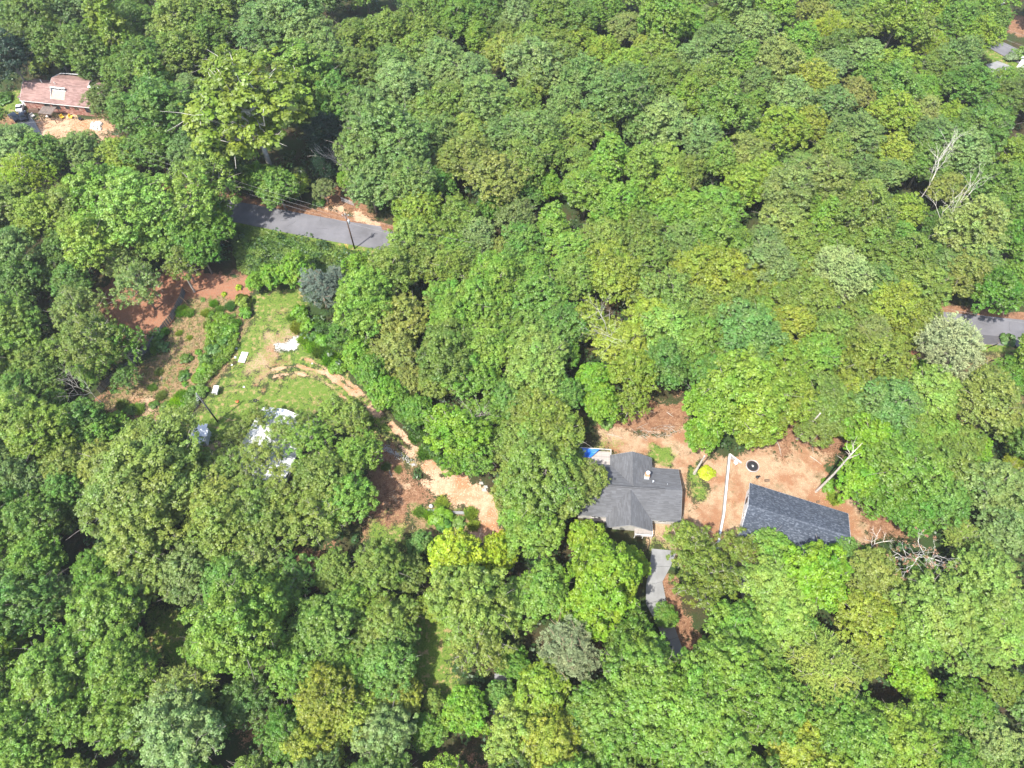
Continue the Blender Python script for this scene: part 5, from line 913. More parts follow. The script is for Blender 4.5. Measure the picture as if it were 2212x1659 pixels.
m = MB(); m.tube([(cx, cy, 5.5), (cx, cy, 6.05)], .2, 12); m.build('flue', M['metal'], c); m = MB(); m.tube([(cx, cy, 6.12), (cx, cy, 6.2), (cx, cy, 6.26)], [.33, .33, .12], 14); m.build('rain_cap', M['white'], c)
m = MB(); m.box(cx - .45, cx + .45, cy - .47, cy - .39, 3.9, 4.45); m.build('flashing', M['metal'], c)
for (x, y, r, h, zz, mt) in ((1248, 660, .11, .55, 4.5, 'metal'), (1438, 690, .06, .3, 4.6, 'metal'), (1020, 300, .06, .25, 3.9, 'black')):
    vx, vy = to_local(H1, z6(x, y, zz)); zr_ = max(5.05 - abs(vy) * .434, 4.95 - abs(vx - .45) * .56 if vy > .4 else 0); m = MB(); m.tube([(vx, vy, zr_ - .1), (vx, vy, zr_ + h), (vx, vy, zr_ + h + .04)], [r, r, r * 1.5 if r > .1 else r], 10); m.build('roof_vent', M[mt], H1)
m = MB(); m.bar((-7, .14, 5.07), (6.0, .14, 5.07), .03, .05); m.bar((-7, -.16, 5.06), (6.0, -.16, 5.06), .03, .05); m.build('ridge_vent', M['black'], H1)
window(H1, 6.0, -4.4, .9, 1.4, 1.2, 'y-'); window(H1, -5.5, -4.4, .9, 1.6, 1.2, 'y-'); window(H1, 8.4, 1.5, 1.0, 1.0, 1.1, 'x+'); window(H1, 8.4, -2.0, 1.0, 1.2, 1.1, 'x+'); window(H1, 0, 6.3, 1.0, 1.4, 1.1, 'y+')
# rear deck with railing and tarpaulin
dk = empty('deck', (0, 0, 0)); dk.parent = H1
dmesh = [MB().box(0, 5.6, 0, .135, .95, .98, t).mesh('board', M['deck']) for t in (0, .5, 1)]
for k in range(24): link('board', dmesh[rnd.randrange(3)], dk, (-8.6, 5.05 + k * .142, 0))
for x in (-8.6, -5.9, -3.05):
    m = MB(); m.box(x - .05, x + .05, 8.4, 8.5, -.1, 1.95); m.build('post', M['offwhite'], dk)
m = MB(); m.box(-8.65, -3.0, 8.38, 8.52, 1.95, 2.0); m.box(-3.1, -3.0, 5.0, 8.38, 1.95, 2.0); m.build('railing', M['offwhite'], dk)
m = MB()
for k in range(30): m.box(-8.5 + k * .185, -8.47 + k * .185, 8.43, 8.46, 1.05, 1.95)
m.build('balusters', M['offwhite'], dk)
for x in (-8.5, -3.2):
    for y in (5.2, 8.3): m = MB(); m.box(x - .07, x + .07, y - .07, y + .07, -.1, .95); m.build('leg', M['wood_dark'], dk)
ta = MB(); gx, gy = 10, 6; P_ = []
for j in range(gy + 1):
    for i in range(gx + 1):
        u, v = i / gx, j / gy; x = -9.0 + u * 4.0 * (1 - .45 * (1 - v)); y = 7.0 + v * 1.5 - (1 - v) * u * .25; P_.append((x, y, 1.5 + .45 * v + .13 * math.sin(u * 9 + v * 3) * math.sin(v * 5 + 1)))
for j in range(gy):
    for i in range(gx): a = j * (gx + 1) + i; ta.face([P_[a], P_[a + 1], P_[a + gx + 2], P_[a + gx + 1]])
o = ta.build('tarpaulin', M['blue']); o.location = H1.location; o.rotation_euler = H1.rotation_euler; md = o.modifiers.new('thick', 'SOLIDIFY'); md.thickness = .02; tag(o, 'bright blue tarpaulin draped over the rear deck railing of the grey-roofed house', 'tarpaulin')
# front porch landing and steps, hose
px0, py0 = to_local(H1, z6(1120, 1300, 1.0)); pe = empty('porch', (px0, py0, 0)); pe.parent = H1
for k in range(9): m = MB(); m.box(-1.5, 1.5, -1.0 + k * .22, -.8 + k * .22, .85, .9); m.build('board', M['deck'], pe)
for x in (-1.5, -.1, 1.4):
    m = MB(); m.box(x, x + .1, -1.05, -.95, -.1, 1.8); m.build('post', M['white'], pe)
m = MB(); m.box(-1.5, 1.5, -1.08, -.94, 1.8, 1.86); m.box(1.4, 1.52, -.94, .9, 1.8, 1.86); m.build('railing', M['white'], pe)
for i, x in enumerate((450, 520, 590)):
    qx, qy = to_local(H1, z6(x, 1120, .6)); m = MB(); m.box(qx - .55, qx + .55, qy - .7, qy + .5, -.1, .75 - .16 * i); m.build('step', M['deck'], H1)
hp = [z6(x, y, .04) for x, y in [(1185, 1350), (1192, 1390), (1205, 1430), (1200, 1480), (1185, 1540), (1180, 1600)]]; m = MB(); m.tube([np.array(p) - np.array(hp[0]) for p in hp], .05, 6); o = m.build('hose', M['pipe']); o.location = (hp[0][0], hp[0][1], .05); tag(o, 'black drain hose curving over grass from the porch', 'hose')

# ---- dark-roofed house
H2 = empty('dark_roofed_house', (47.9, 42.2, 0), R(-19.6), 'white house with speckled slate-blue shingle roof on the straw yard', 'house')
c2 = to_local(H2, (42.18, 49.86)); c3 = to_local(H2, (58.27, 44.13)); yb = (c2[1] + c3[1]) / 2
gable_walls(H2, c2[0] + .35, c3[0] - .35, yb - 10.2, yb - .4, 2.9, 5.1, 'x', M['white'])
gable_roof(H2, c2[0], c3[0], yb - 5.3, 5.3, 2.95, 5.3, 'x', M['roof_dark'], .30, .15, 7, contrast=.33, th=.022)
window(H2, c2[0] + .35, yb - 2.8, 1.0, 1.0, 1.2, 'x-', frame=M['black']); window(H2, c2[0] + .35, yb - 5.6, 1.0, 1.0, 1.2, 'x-'); window(H2, -2, yb - 10.2, .9, 1.6, 1.2, 'y-'); window(H2, 3, yb - 10.2, .9, 1.6, 1.2, 'y-')
m = MB(); m.box(c2[0] + .28, c2[0] + .34, yb - 1.9, yb - 1.6, 1.9, 2.3); m.build('wall_lamp', M['black'], H2)
for (x, y) in ((c2[0] + .8, yb - 1.2), (c3[0] - 1.6, yb - 3.2)): m = MB(); zz = 2.95 + (yb - y) * .448; m.tube([(x, y, zz - .05), (x, y, zz + .28)], .05, 8); m.build('roof_vent', M['black'], H2)
for px, py, w, h, nm in ((1610, 1250, 3.6, 2.4, 'left'), (1768, 1268 - 30, 2.6, 3.0, 'right')):
    p = at(px, py, .3); 
pave('front_walk', [(1596, 1238), (1600, 1275), (1604, 1300), (1628, 1296), (1632, 1262), (1628, 1228)], kind='structure', label='pale paving glimpsed through leaves in front of the dark-roofed house')
cr_ = at(1768, 1262, 1.0)
def car(name, loc, rz, paint, label, L=4.4, Wd=1.8, group=None, cat='car'):
    e = empty(name, loc, rz, label, cat, group); prof = [(-L / 2, .45), (-L / 2, .85), (-L * .36, .98), (-L * .22, 1.0), (L * .24, .98), (L * .44, .86), (L / 2, .7), (L / 2, .4)]
    m = MB(); w = Wd / 2
    for (x0, z0), (x1, z1) in zip(prof[:-1], prof[1:]): m.face([(x0, -w, z0), (x1, -w, z1), (x1, w, z1), (x0, w, z0)])
    m.face([(x, -w, z) for x, z in prof]); m.face([(x, w, z) for x, z in reversed(prof)]); m.face([(-L / 2, -w, .45), (-L / 2, w, .45), (L / 2, w, .4), (L / 2, -w, .4)]); m.build('body', paint, e)
    m = MB(); b = [(-L * .34, -w + .06, .97), (L * .2, -w + .06, .97), (L * .2, w - .06, .97), (-L * .34, w - .06, .97)]; t = [(-L * .24, -w + .22, 1.42), (L * .06, -w + .22, 1.42), (L * .06, w - .22, 1.42), (-L * .24, w - .22, 1.42)]; m.hexa(b, t); m.build('window', M['glass'], e)
    m = MB(); m.box(-L * .24, L * .06, -w + .2, w - .2, 1.42, 1.47); m.build('roof', paint, e)
    wm = MB(); wm.tube([(0, -.1, 0), (0, .1, 0)], .32, 14); wmesh = wm.mesh('wheel', M['black']); rm = MB(); rm.tube([(0, -.11, 0), (0, .11, 0)], .18, 10); rmesh = rm.mesh('rim', M['metal'])
    for x in (-L * .32, L * .3):
        for y in (-w + .06, w - .06): o = link('wheel', wmesh, e, (x, y, .32)); link('rim', rmesh, o)
    for y in (-w + .3, w - .3): m = MB(); m.box(L / 2 - .03, L / 2 + .02, y - .15, y + .15, .6, .72); m.build('headlight', M['white'], e)
    return e
car('parked_car', (cr_[0], cr_[1], 0.02), R(70), M['white'], 'white car glimpsed between lime and pale green crowns in front of the dark-roofed house')

# ---- white-capped retaining wall
z7 = Zm(1950, 1200, 2.72); wl = [z7(210, 165, 1.25)[:2], z7(165, 620, 1.25)[:2], z7(140, 750, 1.25)[:2], z7(112, 905, 1.25)[:2]]
WL = empty('retaining_wall', (wl[0][0], wl[0][1], 0), 0, 'long white-capped block wall between the two houses', 'wall')
def rel(p, z, o=WL): return (p[0] - o.location[0], p[1] - o.location[1], z)
for p, q in zip(wl[:-1], wl[1:]):
    p, q = np.array(p), np.array(q); d = (q - p) / np.linalg.norm(q - p); n = np.array((-d[1], d[0])); L = np.linalg.norm(q - p); k = 0; s = 0
    m = MB(); c = [p + n * .1, q + n * .1, q - n * .1, p - n * .1]; m.hexa([rel(x, -.1) for x in c], [rel(x, 1.15) for x in c]); m.build('wall_body', M['block'], WL)
    while s < L - .05:
        e = min(s + 1.2, L); a, b = p + d * (s + .006), p + d * (e - .006); c = [a + n * .16, b + n * .16, b - n * .16, a - n * .16]; m = MB(); m.hexa([rel(x, 1.15) for x in c], [rel(x, 1.25) for x in c]); m.build('cap_stone', M['white'], WL); s = e
a, b = np.array(wl[0]), np.array(z7(295, 235, 0)[:2]); d = (b - a) / np.linalg.norm(b - a); n = np.array((-d[1], d[0])) * .12
m = MB(); m.hexa([rel(a + n, -.1), rel(b + n, -.1), rel(b - n, -.1), rel(a - n, -.1)], [rel(a + n, 1.2), rel(b + n, .15), rel(b - n, .15), rel(a - n, 1.2)]); m.build('wing_wall', M['block'], WL)
m = MB(); n2 = n * 1.3; m.hexa([rel(a + n2, 1.2), rel(b + n2, .15), rel(b - n2, .15), rel(a - n2, 1.2)], [rel(a + n2, 1.26), rel(b + n2, .21), rel(b - n2, .21), rel(a - n2, 1.26)]); m.build('wing_cap', M['offwhite'], WL)
p = z7(250, 240); e = empty('plastic_chair', p, .5, 'white plastic chair beside the top corner of the block wall', 'chair')
m = MB(); m.box(-.28, .28, -.28, .28, .38, .42); m.build('seat', M['white'], e); m = MB(); m.hexa([(-.28, .24, .42), (.28, .24, .42), (.28, .28, .42), (-.28, .28, .42)], [(-.28, .36, .9), (.28, .36, .9), (.28, .4, .9), (-.28, .4, .9)]); m.build('backrest', M['white'], e)
for x in (-.25, .25):
    for y in (-.25, .25): m = MB(); m.bar((x, y, 0), (x, y, .38), .05); m.build('leg', M['white'], e)
    m = MB(); m.bar((x, -.26, .62), (x, .3, .62), .05); m.build('armrest', M['white'], e)
# trampoline
p = z7(382, 255, .55); e = empty('trampoline', (p[0], p[1], hz(p[0], p[1])), 0, 'round black trampoline with a white mark on the straw yard', 'trampoline'); Rt = 1.16
m = MB(); m.tube([(Rt * math.cos(t), Rt * math.sin(t), .6) for t in np.linspace(0, 2 * math.pi, 41)], .055, 8, cap=False); m.build('rim', M['metal'], e)
m = MB(); ring = lambda r, z: [(r * math.cos(t), r * math.sin(t), z) for t in np.linspace(0, 2 * math.pi, 41)[:-1]]
A, B2 = ring(Rt - .02, .64), ring(Rt * .84, .62)
for k in range(40): m.face([A[k], A[(k + 1) % 40], B2[(k + 1) % 40], B2[k]])
m.build('pad', principled('brown pad', (.13, .08, .06), .7), e)
m = MB(); m.hexa(ring(Rt * .84, .56), ring(Rt * .84, .60)); m.build('mat', M['black'], e)
m = MB(); w_ = .05
for a, b in (((-.02, .26), (-.14, .05)), ((-.02, .26), (.06, .12)), ((-.12, -.02), (.2, .06)), ((-.1, -.12), (.24, -.04)), ((-.06, -.22), (.14, -.16)), ((.14, .1), (.2, .2))): m.bar((a[0], a[1], .606), (b[0], b[1], .606), w_, .006)
m.build('logo_print', M['white'], e)
for k in range(6): t = k * math.pi / 3; m = MB(); m.tube([(Rt * math.cos(t), Rt * math.sin(t), .58), (Rt * 1.03 * math.cos(t), Rt * 1.03 * math.sin(t), .02)], .03, 6); m.build('leg', M['metal'], e)
# kettle grill
p = z7(408, 352); e = empty('barbecue_grill', (p[0], p[1], hz(p[0], p[1])), .4, 'small black barbecue grill between trampoline and dark roof', 'grill')
m = MB(); m.tube([(0, 0, .62), (0, 0, .74), (0, 0, .84), (0, 0, .96), (0, 0, 1.04)], [.14, .27, .31, .26, .08], 14); m.build('kettle', M['black'], e, True); m = MB(); m.box(.3, .62, -.16, .16, .78, .81); m.build('side_shelf', M['black'], e)
for t in (.5, 2.6, 4.7): m = MB(); m.bar((.15 * math.cos(t), .15 * math.sin(t), .66), (.34 * math.cos(t), .34 * math.sin(t), 0), .03); m.build('leg', M['black'], e)

# ---- brick house
H3 = empty('brick_house', (-110.8, 152.2, 0), R(-8.6), 'long red brick house with brown shingle roof and sunken dormer', 'house')
def l3(x, y, z): return to_local(H3, w2(x, y, z))
w2 = Zm(0, 180, 5.53)
xl = l3(300, 545, 2.9)[0]; ye = l3(300, 545, 2.9)[1]; yr = ye + 4.3; x2 = xl + 25
wm_ = MB(); h_ = 2.8; wm_.box(xl + .5, x2 - .4, ye + .35, yr + 4.0, -.1, h_); wm_.face([(xl + .502, ye + .35, h_), (xl + .502, yr + 4, h_), (xl + .502, yr, 4.9)]); wm_.face([(x2 - .402, ye + .35, h_), (x2 - .402, yr + 4, h_), (x2 - .402, yr, 4.9)]); wm_.build('wall', M['brick'], H3)
bc = MB(); rb = random.Random(9); x = xl + .5      # brick courses standing proud of the wall face
for j in range(18):
    x = xl + .5
    while x < x2 - .4:
        w = rb.uniform(.3, .6); e_ = min(x + w - .015, x2 - .4); bc.box(x, e_, ye + .332, ye + .352, j * .152, j * .152 + .135, rb.uniform(0, 1) ** 2.2); x += w
o = bc.build('brick_courses', M['brick'], H3); o['kind'] = 'stuff'
gable_roof(H3, xl, x2, yr, 4.3, 2.9, 5.25, 'x', M['roof_brown'], .9, .24, 21)
# raised rear roof parts
m = MB(); gable_roof(H3, xl + 6.8, xl + 17, yr + 2.2, 3.0, 4.3, 5.45, 'x', M['roof_brown'], .9, .24, 22)
gable_roof(H3, xl + 19.0, xl + 21.8, yr + .6, 2.2, 5.0, 5.7, 'x', M['roof_brown'], .9, .24, 23)
m = MB(); m.box(xl + 18.0, xl + 22.6, yr - .3, yr + .2, 4.9, 5.75); m.build('clerestory', M['metal'], H3); m = MB(); m.box(xl + 17.9, xl + 22.7, yr - .45, yr + .3, 5.75, 5.85); m.build('clerestory_cap', M['white'], H3)
# sunken dormer: white side cheek, dark opening, white head
dx0, dx1 = l3(830, 345, 4.6)[0], l3(1035, 375, 4.6)[0]; sl = (5.25 - 2.9) / 4.3
ys_, yt_ = ye + 1.0, ye + 3.1
m = MB(); m.hexa([(dx0 - .06, ys_, 2.9 + sl * 1.0), (dx0, ys_, 2.9 + sl * 1.0), (dx0, yt_, 2.9 + sl * 3.1), (dx0 - .06, yt_, 2.9 + sl * 3.1)], [(dx0 - .06, ys_, 2.96 + sl * 1.0), (dx0, ys_, 2.96 + sl * 1.0), (dx0, yt_, 3.75 + sl * 3.1), (dx0 - .06, yt_, 3.75 + sl * 3.1)]); m.build('dormer_cheek', M['white'], H3)
m = MB(); m.box(dx0, dx1, yt_ - .02, yt_ + .1, 2.9 + sl * 3.1, 3.55 + sl * 3.1); dm = m.build('dormer_window', M['glass'], H3); m = MB(); m.box(dx0 - .1, dx1 + .1, yt_ - .12, yt_ + .2, 3.55 + sl * 3.1, 3.72 + sl * 3.1); m.build('dormer_head', M['white'], dm); m = MB(); m.box(dx0, dx1, yt_ - .1, yt_ - .02, 2.92 + sl * 3.1, 3.05 + sl * 3.1); m.build('dormer_sill', M['white'], dm)
for k in range(1, 4): m = MB(); q = dx0 + (dx1 - dx0) * k / 4; m.box(q - .03, q + .03, yt_ - .05, yt_ - .021, 3.05 + sl * 3.1, 3.55 + sl * 3.1); m.build('mullion', M['white'], dm)
m = MB(); m.hexa([(dx0, ys_, 2.93 + sl), (dx1, ys_, 2.93 + sl), (dx1, yt_ - .1, 2.93 + sl * 3.1 - .0), (dx0, yt_ - .1, 2.93 + sl * 3.1)], [(dx0, ys_, 2.96 + sl), (dx1, ys_, 2.96 + sl), (dx1, yt_ - .1, 2.97 + sl * 3.0), (dx0, yt_ - .1, 2.97 + sl * 3.0)]); m.build('dormer_well', principled('faded shingle', (.30, .23, .18), .9, noise=.2), H3)
for (x, w, h) in ((690, 1.5, 1.5), (840, 1.9, 1.3), (1025, 1.0, .9), (1175, 1.0, .9), (1370, 1.7, 1.4)):
    lx = l3(x, 660, 2.0)[0]; window(H3, lx, ye + .335, 2.45 - h, w, h, 'y-', frame=M['wood_dark'], cols=2)
# side porch left, white lean-to
m = MB(); m.hexa([(xl - 1.9, ye + 1.5, 2.3), (xl + .3, ye + 1.5, 2.9), (xl + .3, ye + 5, 2.9), (xl - 1.9, ye + 5, 2.3)], [(xl - 1.9, ye + 1.5, 2.38), (xl + .3, ye + 1.5, 2.98), (xl + .3, ye + 5, 2.98), (xl - 1.9, ye + 5, 2.38)]); m.build('side_roof', M['roof_brown'], H3)
m = MB(); m.box(xl - 1.7, xl + .49, ye + 1.7, ye + 4.8, -.1, 2.3); sw = m.build('side_room', M['white'], H3); window(H3, xl - .6, ye + 1.7, 1.0, .8, 1.0, 'y-')
m = MB(); m.bar((xl + 7, yr + 5.6, 4.4), (xl + 13.5, yr + 6.0, 4.3), .12); m.bar((xl + 5.2, yr + 3.8, 4.2), (xl + 7, yr + 5.6, 4.4), .12); m.bar((xl + 14, yr + 6.0, 4.3), (xl + 18.5, yr + 5.8, 4.3), .12); m.build('gutter', M['white'], H3)
for (x, y) in ((xl + 4.5, yr + .9), (xl + 8.4, yr + .5), (xl + 20.6, yr - .8), (xl + 21.5, yr - 1.0)): m = MB(); m.tube([(x, y, 4.6), (x, y, 5.6)], .09, 8); m.build('roof_vent', M['white'], H3)
e = empty('satellite_dish', (0, 0, 0)); e.parent = H3; m = MB(); m.tube([(xl + 20.2, yr - 1.2, 4.5), (xl + 20.0, yr - 1.2, 5.5)], .03, 6); m.build('mast', M['metal'], e); m = MB(); m.tube([(xl + 20.0, yr - 1.3, 5.6), (xl + 19.95, yr - 1.45, 5.62)], [.1, .42], 14); m.build('dish', M['white'], e)
# pergola
pc = [w2(x, y, 2.5)[:2] for x, y in [(590, 750), (790, 772), (870, 655), (660, 645)]]; PG = empty('pergola', (pc[0][0], pc[0][1], 0), 0, 'brown slatted wooden pergola in front of the brick house', 'pergola')
pr = lambda p, z: (p[0] - PG.location[0], p[1] - PG.location[1], z); pn = [np.array(p) for p in pc]
for p in pn: m = MB(); m.bar(pr(p, 0), pr(p, 2.5), .14); m.build('post', M['wood_dark'], PG)
for a, b in ((0, 1), (3, 2)): m = MB(); m.bar(pr(pn[a], 2.45), pr(pn[b], 2.45), .08, .18); m.build('beam', M['wood_dark'], PG)
for k in range(15):
    t = k / 14; a = pn[0] + (pn[1] - pn[0]) * t; b = pn[3] + (pn[2] - pn[3]) * t; d = (b - a) * .06; m = MB(); m.bar(pr(a - d, 2.6), pr(b + d, 2.6), .13, .05); m.build('slat', M['wood_dark'] if k % 3 else M['log'], PG)
for k in range(7):
    t = (k + .5) / 7; a = pn[0] + (pn[3] - pn[0]) * t; b = pn[1] + (pn[2] - pn[1]) * t; m = MB(); m.bar(pr(a, 2.66), pr(b, 2.66), .1, .04); m.build('cross_slat', M['deck'], PG)
cp = w2(380, 815); car('parked_car', cp, R(115), M['navy'], 'dark blue car parked on the concrete path by the brick house', L=3.9, Wd=1.7, group='cars by the brick house')
cp = w2(245, 830); car('parked_car', cp, R(140), M['navy'], 'dark car half hidden by leaves left of the blue car', L=3.9, Wd=1.7, group='cars by the brick house')
cp = w2(330, 690); car('golf_cart', cp, R(100), M['white'], 'small white vehicle with dark top beside the brick house corner', L=2.6, Wd=1.5, cat='cart')
for (x, y, c, lab) in ((965, 820, 'yellow', 'yellow garden chair on the patio of the brick house'), (1100, 815, 'yellow', 'second yellow chair, nearer the middle of the patio'), (740, 800, 'offwhite', 'pale chair under the pergola'), (1240, 845, 'black', 'dark low box on the patio'), (515, 800, 'offwhite', 'pale chair between cars and pergola')):
    p = w2(x, y); e = empty('garden_chair' if c != 'black' else 'storage_box', p, rnd.uniform(0, 6), lab, 'chair' if c != 'black' else 'box'); m = MB(); m.box(-.4, .4, -.35, .35, .3, .42); m.build('seat' if c != 'black' else 'box_body', M[c], e); m = MB(); m.box(-.4, .4, .3, .38, .42, .95) if c != 'black' else m.box(-.45, .45, -.4, .4, .42, .5); m.build('backrest' if c != 'black' else 'lid', M[c], e)
    for lx in (-.35, .35):
        for ly in (-.3, .3): m = MB(); m.bar((lx, ly, 0), (lx, ly, .3), .06); m.build('leg', M[c], e)
p = w2(540, 715); m = MB(); m.hexa([(-1.6, -.5, 0), (1.6, -.6, 0), (1.6, .6, 0), (-1.6, .5, 0)], [(-1.3, -.3, .7), (1.2, -.35, .8), (1.2, .35, .8), (-1.3, .3, .7)]); o = m.build('covered_firewood', M['wood_dark']); o.location = p; tag(o, 'dark covered stack against the brick wall left of the pergola', 'woodpile')
rk = MB(); rr = np.random.RandomState(8)
for k in range(60):
    c = w2(rr.uniform(1400, 1560), rr.uniform(880, 1000)); s = rr.uniform(.15, .45); rk.hexa([(c[0] - s, c[1] - s, 0), (c[0] + s, c[1] - s * .7, 0), (c[0] + s * .8, c[1] + s, 0), (c[0] - s, c[1] + s * .8, 0)], [(c[0] - s * .6, c[1] - s * .6, s), (c[0] + s * .6, c[1] - s * .5, s * .8), (c[0] + s * .5, c[1] + s * .6, s), (c[0] - s * .6, c[1] + s * .5, s * .9)])
rk.build('rubble', M['offwhite'], kind='stuff', label='heap of white rubble at the right end of the brick house patio')
# far white buildings in the corner, mostly hidden
for (px, py, L, Wd, rz, lab) in ((2172, 196, 7, 5, 20, 'white-walled house hidden behind leaves in the top right'), (2232, 150, 6, 6, 30, 'white building cut by the right edge beside the far lawn'), (2140, 22, 4, 3, 30, 'small white building behind trees at the top right')):
    p = at(px, py); e = empty('far_house', p, R(rz), lab, 'house', 'far houses'); gable_walls(e, -L / 2, L / 2, -Wd / 2, Wd / 2, 2.7, 4.0, 'x', M['white']); m = MB()
    for s in (-1, 1): m.hexa([(-L / 2 - .3, s * (Wd / 2 + .3), 2.65), (L / 2 + .3, s * (Wd / 2 + .3), 2.65), (L / 2 + .3, 0, 4.1), (-L / 2 - .3, 0, 4.1)], [(-L / 2 - .3, s * (Wd / 2 + .3), 2.75), (L / 2 + .3, s * (Wd / 2 + .3), 2.75), (L / 2 + .3, 0, 4.2), (-L / 2 - .3, 0, 4.2)])
    m.build('roof', M['roof_white'], e); window(e, 0, -Wd / 2, .9, 1.4, 1.2, 'y-')

# ---- white metal-roofed house under the trees
HW = empty('white_roofed_house', at(572, 978, 3.5)[:2] + (0,), R(-17), 'house with white ribbed metal roof showing through an open tree crown', 'house')
gable_walls(HW, -4.9, 4.9, -9, 8.4, 2.7, 4.2, 'y', M['offwhite'])
for s in (-1, 1):
    m = MB(); m.hexa([(s * 5.4, -9.5, 2.55), (0, -9.5, 4.3), (0, 8.9, 4.3), (s * 5.4, 8.9, 2.55)], [(s * 5.4, -9.5, 2.63), (0, -9.5, 4.38), (0, 8.9, 4.38), (s * 5.4, 8.9, 2.63)]); rf = m.build('roof', M['roof_white'], HW)
    for k in range(30): y = -9.4 + k * .62; m = MB(); m.bar((s * 5.38, y, 2.66), (s * .05, y, 4.4), .05, .04); m.build('rib', M['roof_white'], rf)
# ---- small white shed
zs = lambda x, y, z=0.0: F(500 + x * 160 / 896, 1080 + y * 170 / 952, z)
sp = zs(300, 690, 2.2); SD = empty('shed', (sp[0], sp[1], 0), R(0), 'small white metal shed with crossing roofs beside the clearing pole', 'shed')
m = MB(); m.box(-1.15, 1.15, -1.5, 1.3, -.05, 1.85); m.build('wall', M['white'], SD)
m = MB(); m.box(-1.55, 1.55, -.62, .62, 2.15, 2.25); rf = m.build('roof', M['roof_white'], SD)
for k in range(10): m = MB(); m.box(-1.45 + k * .31, -1.42 + k * .31, -.61, .61, 2.25, 2.275); m.build('rib', M['roof_white'], rf)
for (y0, y1, x0, x1, nm) in ((.66, 2.1, -.75, 1.0, 'rear_roof'), (-2.3, -.66, -.75, .65, 'front_roof')): m = MB(); m.hexa([(x0, y0, 1.9), (x1, y0, 1.9), (x1, y1, 1.9), (x0, y1, 1.9)], [(x0, y0, 2.02), (x1, y0, 2.02), (x1, y1, 1.96), (x0, y1, 1.96)]); m.build(nm, M['roof_white'], SD)
for x in (-1.45, 1.45):
    for y in (-.5, .5): m = MB(); m.bar((x, y, 0), (x, y, 2.15), .07); m.build('post', M['metal'], SD)
p = zs(150, 595, .3); m = MB(); m.box(-.4, .4, -.17, .17, 0, .35); o = m.build('cooler', M['white']); o.location = (p[0], p[1], -.05); tag(o, 'small white box left of the white shed', 'box')
# porch swing with white seat
pq = [z4(385, 915, .9), z4(465, 930, .9), z4(435, 1030, .9), z4(375, 1012, .9)]; c = np.mean([p[:2] for p in pq], 0); a = math.atan2(pq[1][1] - pq[2][1], pq[1][0] - pq[2][0])
e = empty('canopy_bench', (c[0], c[1], 0), a, 'garden bench with white canopy and curved dark frame on the clearing grass', 'bench')
m = MB(); m.hexa([(-.85, -.5, 1.25), (.85, -.5, 1.25), (.85, 0, 1.38), (-.85, 0, 1.38)], [(-.85, -.5, 1.29), (.85, -.5, 1.29), (.85, 0, 1.42), (-.85, 0, 1.42)]); m.hexa([(-.85, .01, 1.38), (.85, .01, 1.38), (.85, .5, 1.25), (-.85, .5, 1.25)], [(-.85, .01, 1.42), (.85, .01, 1.42), (.85, .5, 1.29), (-.85, .5, 1.29)]); m.build('canopy', M['white'], e)
for x in (-.9, .9): m = MB(); m.tube([(x, -.6, 0), (x * 1.05, -.3, .6), (x, 0, 1.45), (x * 1.05, .3, .6), (x, .6, 0)], .035, 6); m.build('frame', M['black'], e); m = MB(); m.tube([(x, 0, 1.3), (x * 1.2, .1, 1.2), (x * 1.28, -.05, .95), (x * 1.15, -.1, .8)], .03, 6); m.build('scroll', M['black'], e)
m = MB(); m.box(-.7, .7, -.25, .25, .42, .48); m.build('seat', M['offwhite'], e); m = MB(); m.box(-.7, .7, .22, .27, .48, .9); m.build('backrest', M['offwhite'], e)
# white panel lying on the grass
pq = [z4(710, 530, .1), z4(785, 535, .1), z4(740, 650, .1), z4(675, 642, .1)]; c = np.mean([p[:2] for p in pq], 0); a = math.atan2(pq[1][1] - pq[2][1], pq[1][0] - pq[2][0])
e = empty('ribbed_sheet', (c[0], c[1], 0.02), a, 'white ribbed panel lying flat on the grass by the weeds', 'panel'); L_ = math.dist(pq[1][:2], pq[2][:2]); W_ = math.dist(pq[0][:2], pq[1][:2])
m = MB(); m.box(-L_ / 2, L_ / 2, -W_ / 2, W_ / 2, .0, .12); m.build('board', M['white'], e)
m = MB(); m.box(-L_ / 2, L_ / 2, -.03, .01, .12, .15); m.build('ridge', M['offwhite'], e)
for k in range(9): m = MB(); x = -L_ / 2 + .1 + k * (L_ - .2) / 8; m.box(x - .02, x + .02, -W_ / 2 + .05, -.06, .12, .14); m.build('rib', M['offwhite'], e)
# tyres, mower, blocks
for i, (x, y, z) in enumerate(((860, 1082, 0), (885, 1095, 0.0))):
    p = z4(x, y, .2); m = MB(); n = 20; pts = [(.27 * math.cos(t), .27 * math.sin(t), .14) for t in np.linspace(0, 2 * math.pi, n + 1)]; m.tube(pts, .11, 8, cap=False); o = m.build('tyre', M['black']); o.location = (p[0], p[1], hz(p[0], p[1]) + .0); tag(o, ['left', 'right'][i] + ' black tyre lying on the grass above the white roof', 'tyre', 'tyres')
p = z4(655, 1095, .2); e = empty('lawn_mower', (p[0], p[1], hz(p[0], p[1])), .6, 'orange lawn mower on the grass left of the tyres', 'mower'); m = MB(); m.tube([(0, 0, .15), (0, 0, .26), (0, 0, .32)], [.3, .28, .15], 12); m.build('deck', M['orange'], e); m = MB(); m.tube([(0, 0, .3), (0, 0, .48)], [.13, .11], 10); m.build('engine', M['black'], e)
for sx in (-.16, .16): m = MB(); m.tube([(sx, -.2, .28), (sx, -.75, .85)], .02, 6); m.build('handle', M['black'], e)
for x in (-.28, .28):
    for y in (-.2, .22): m = MB(); m.tube([(x - .03, y, .1), (x + .03, y, .1)], .1, 10); m.build('wheel', M['black'], e)
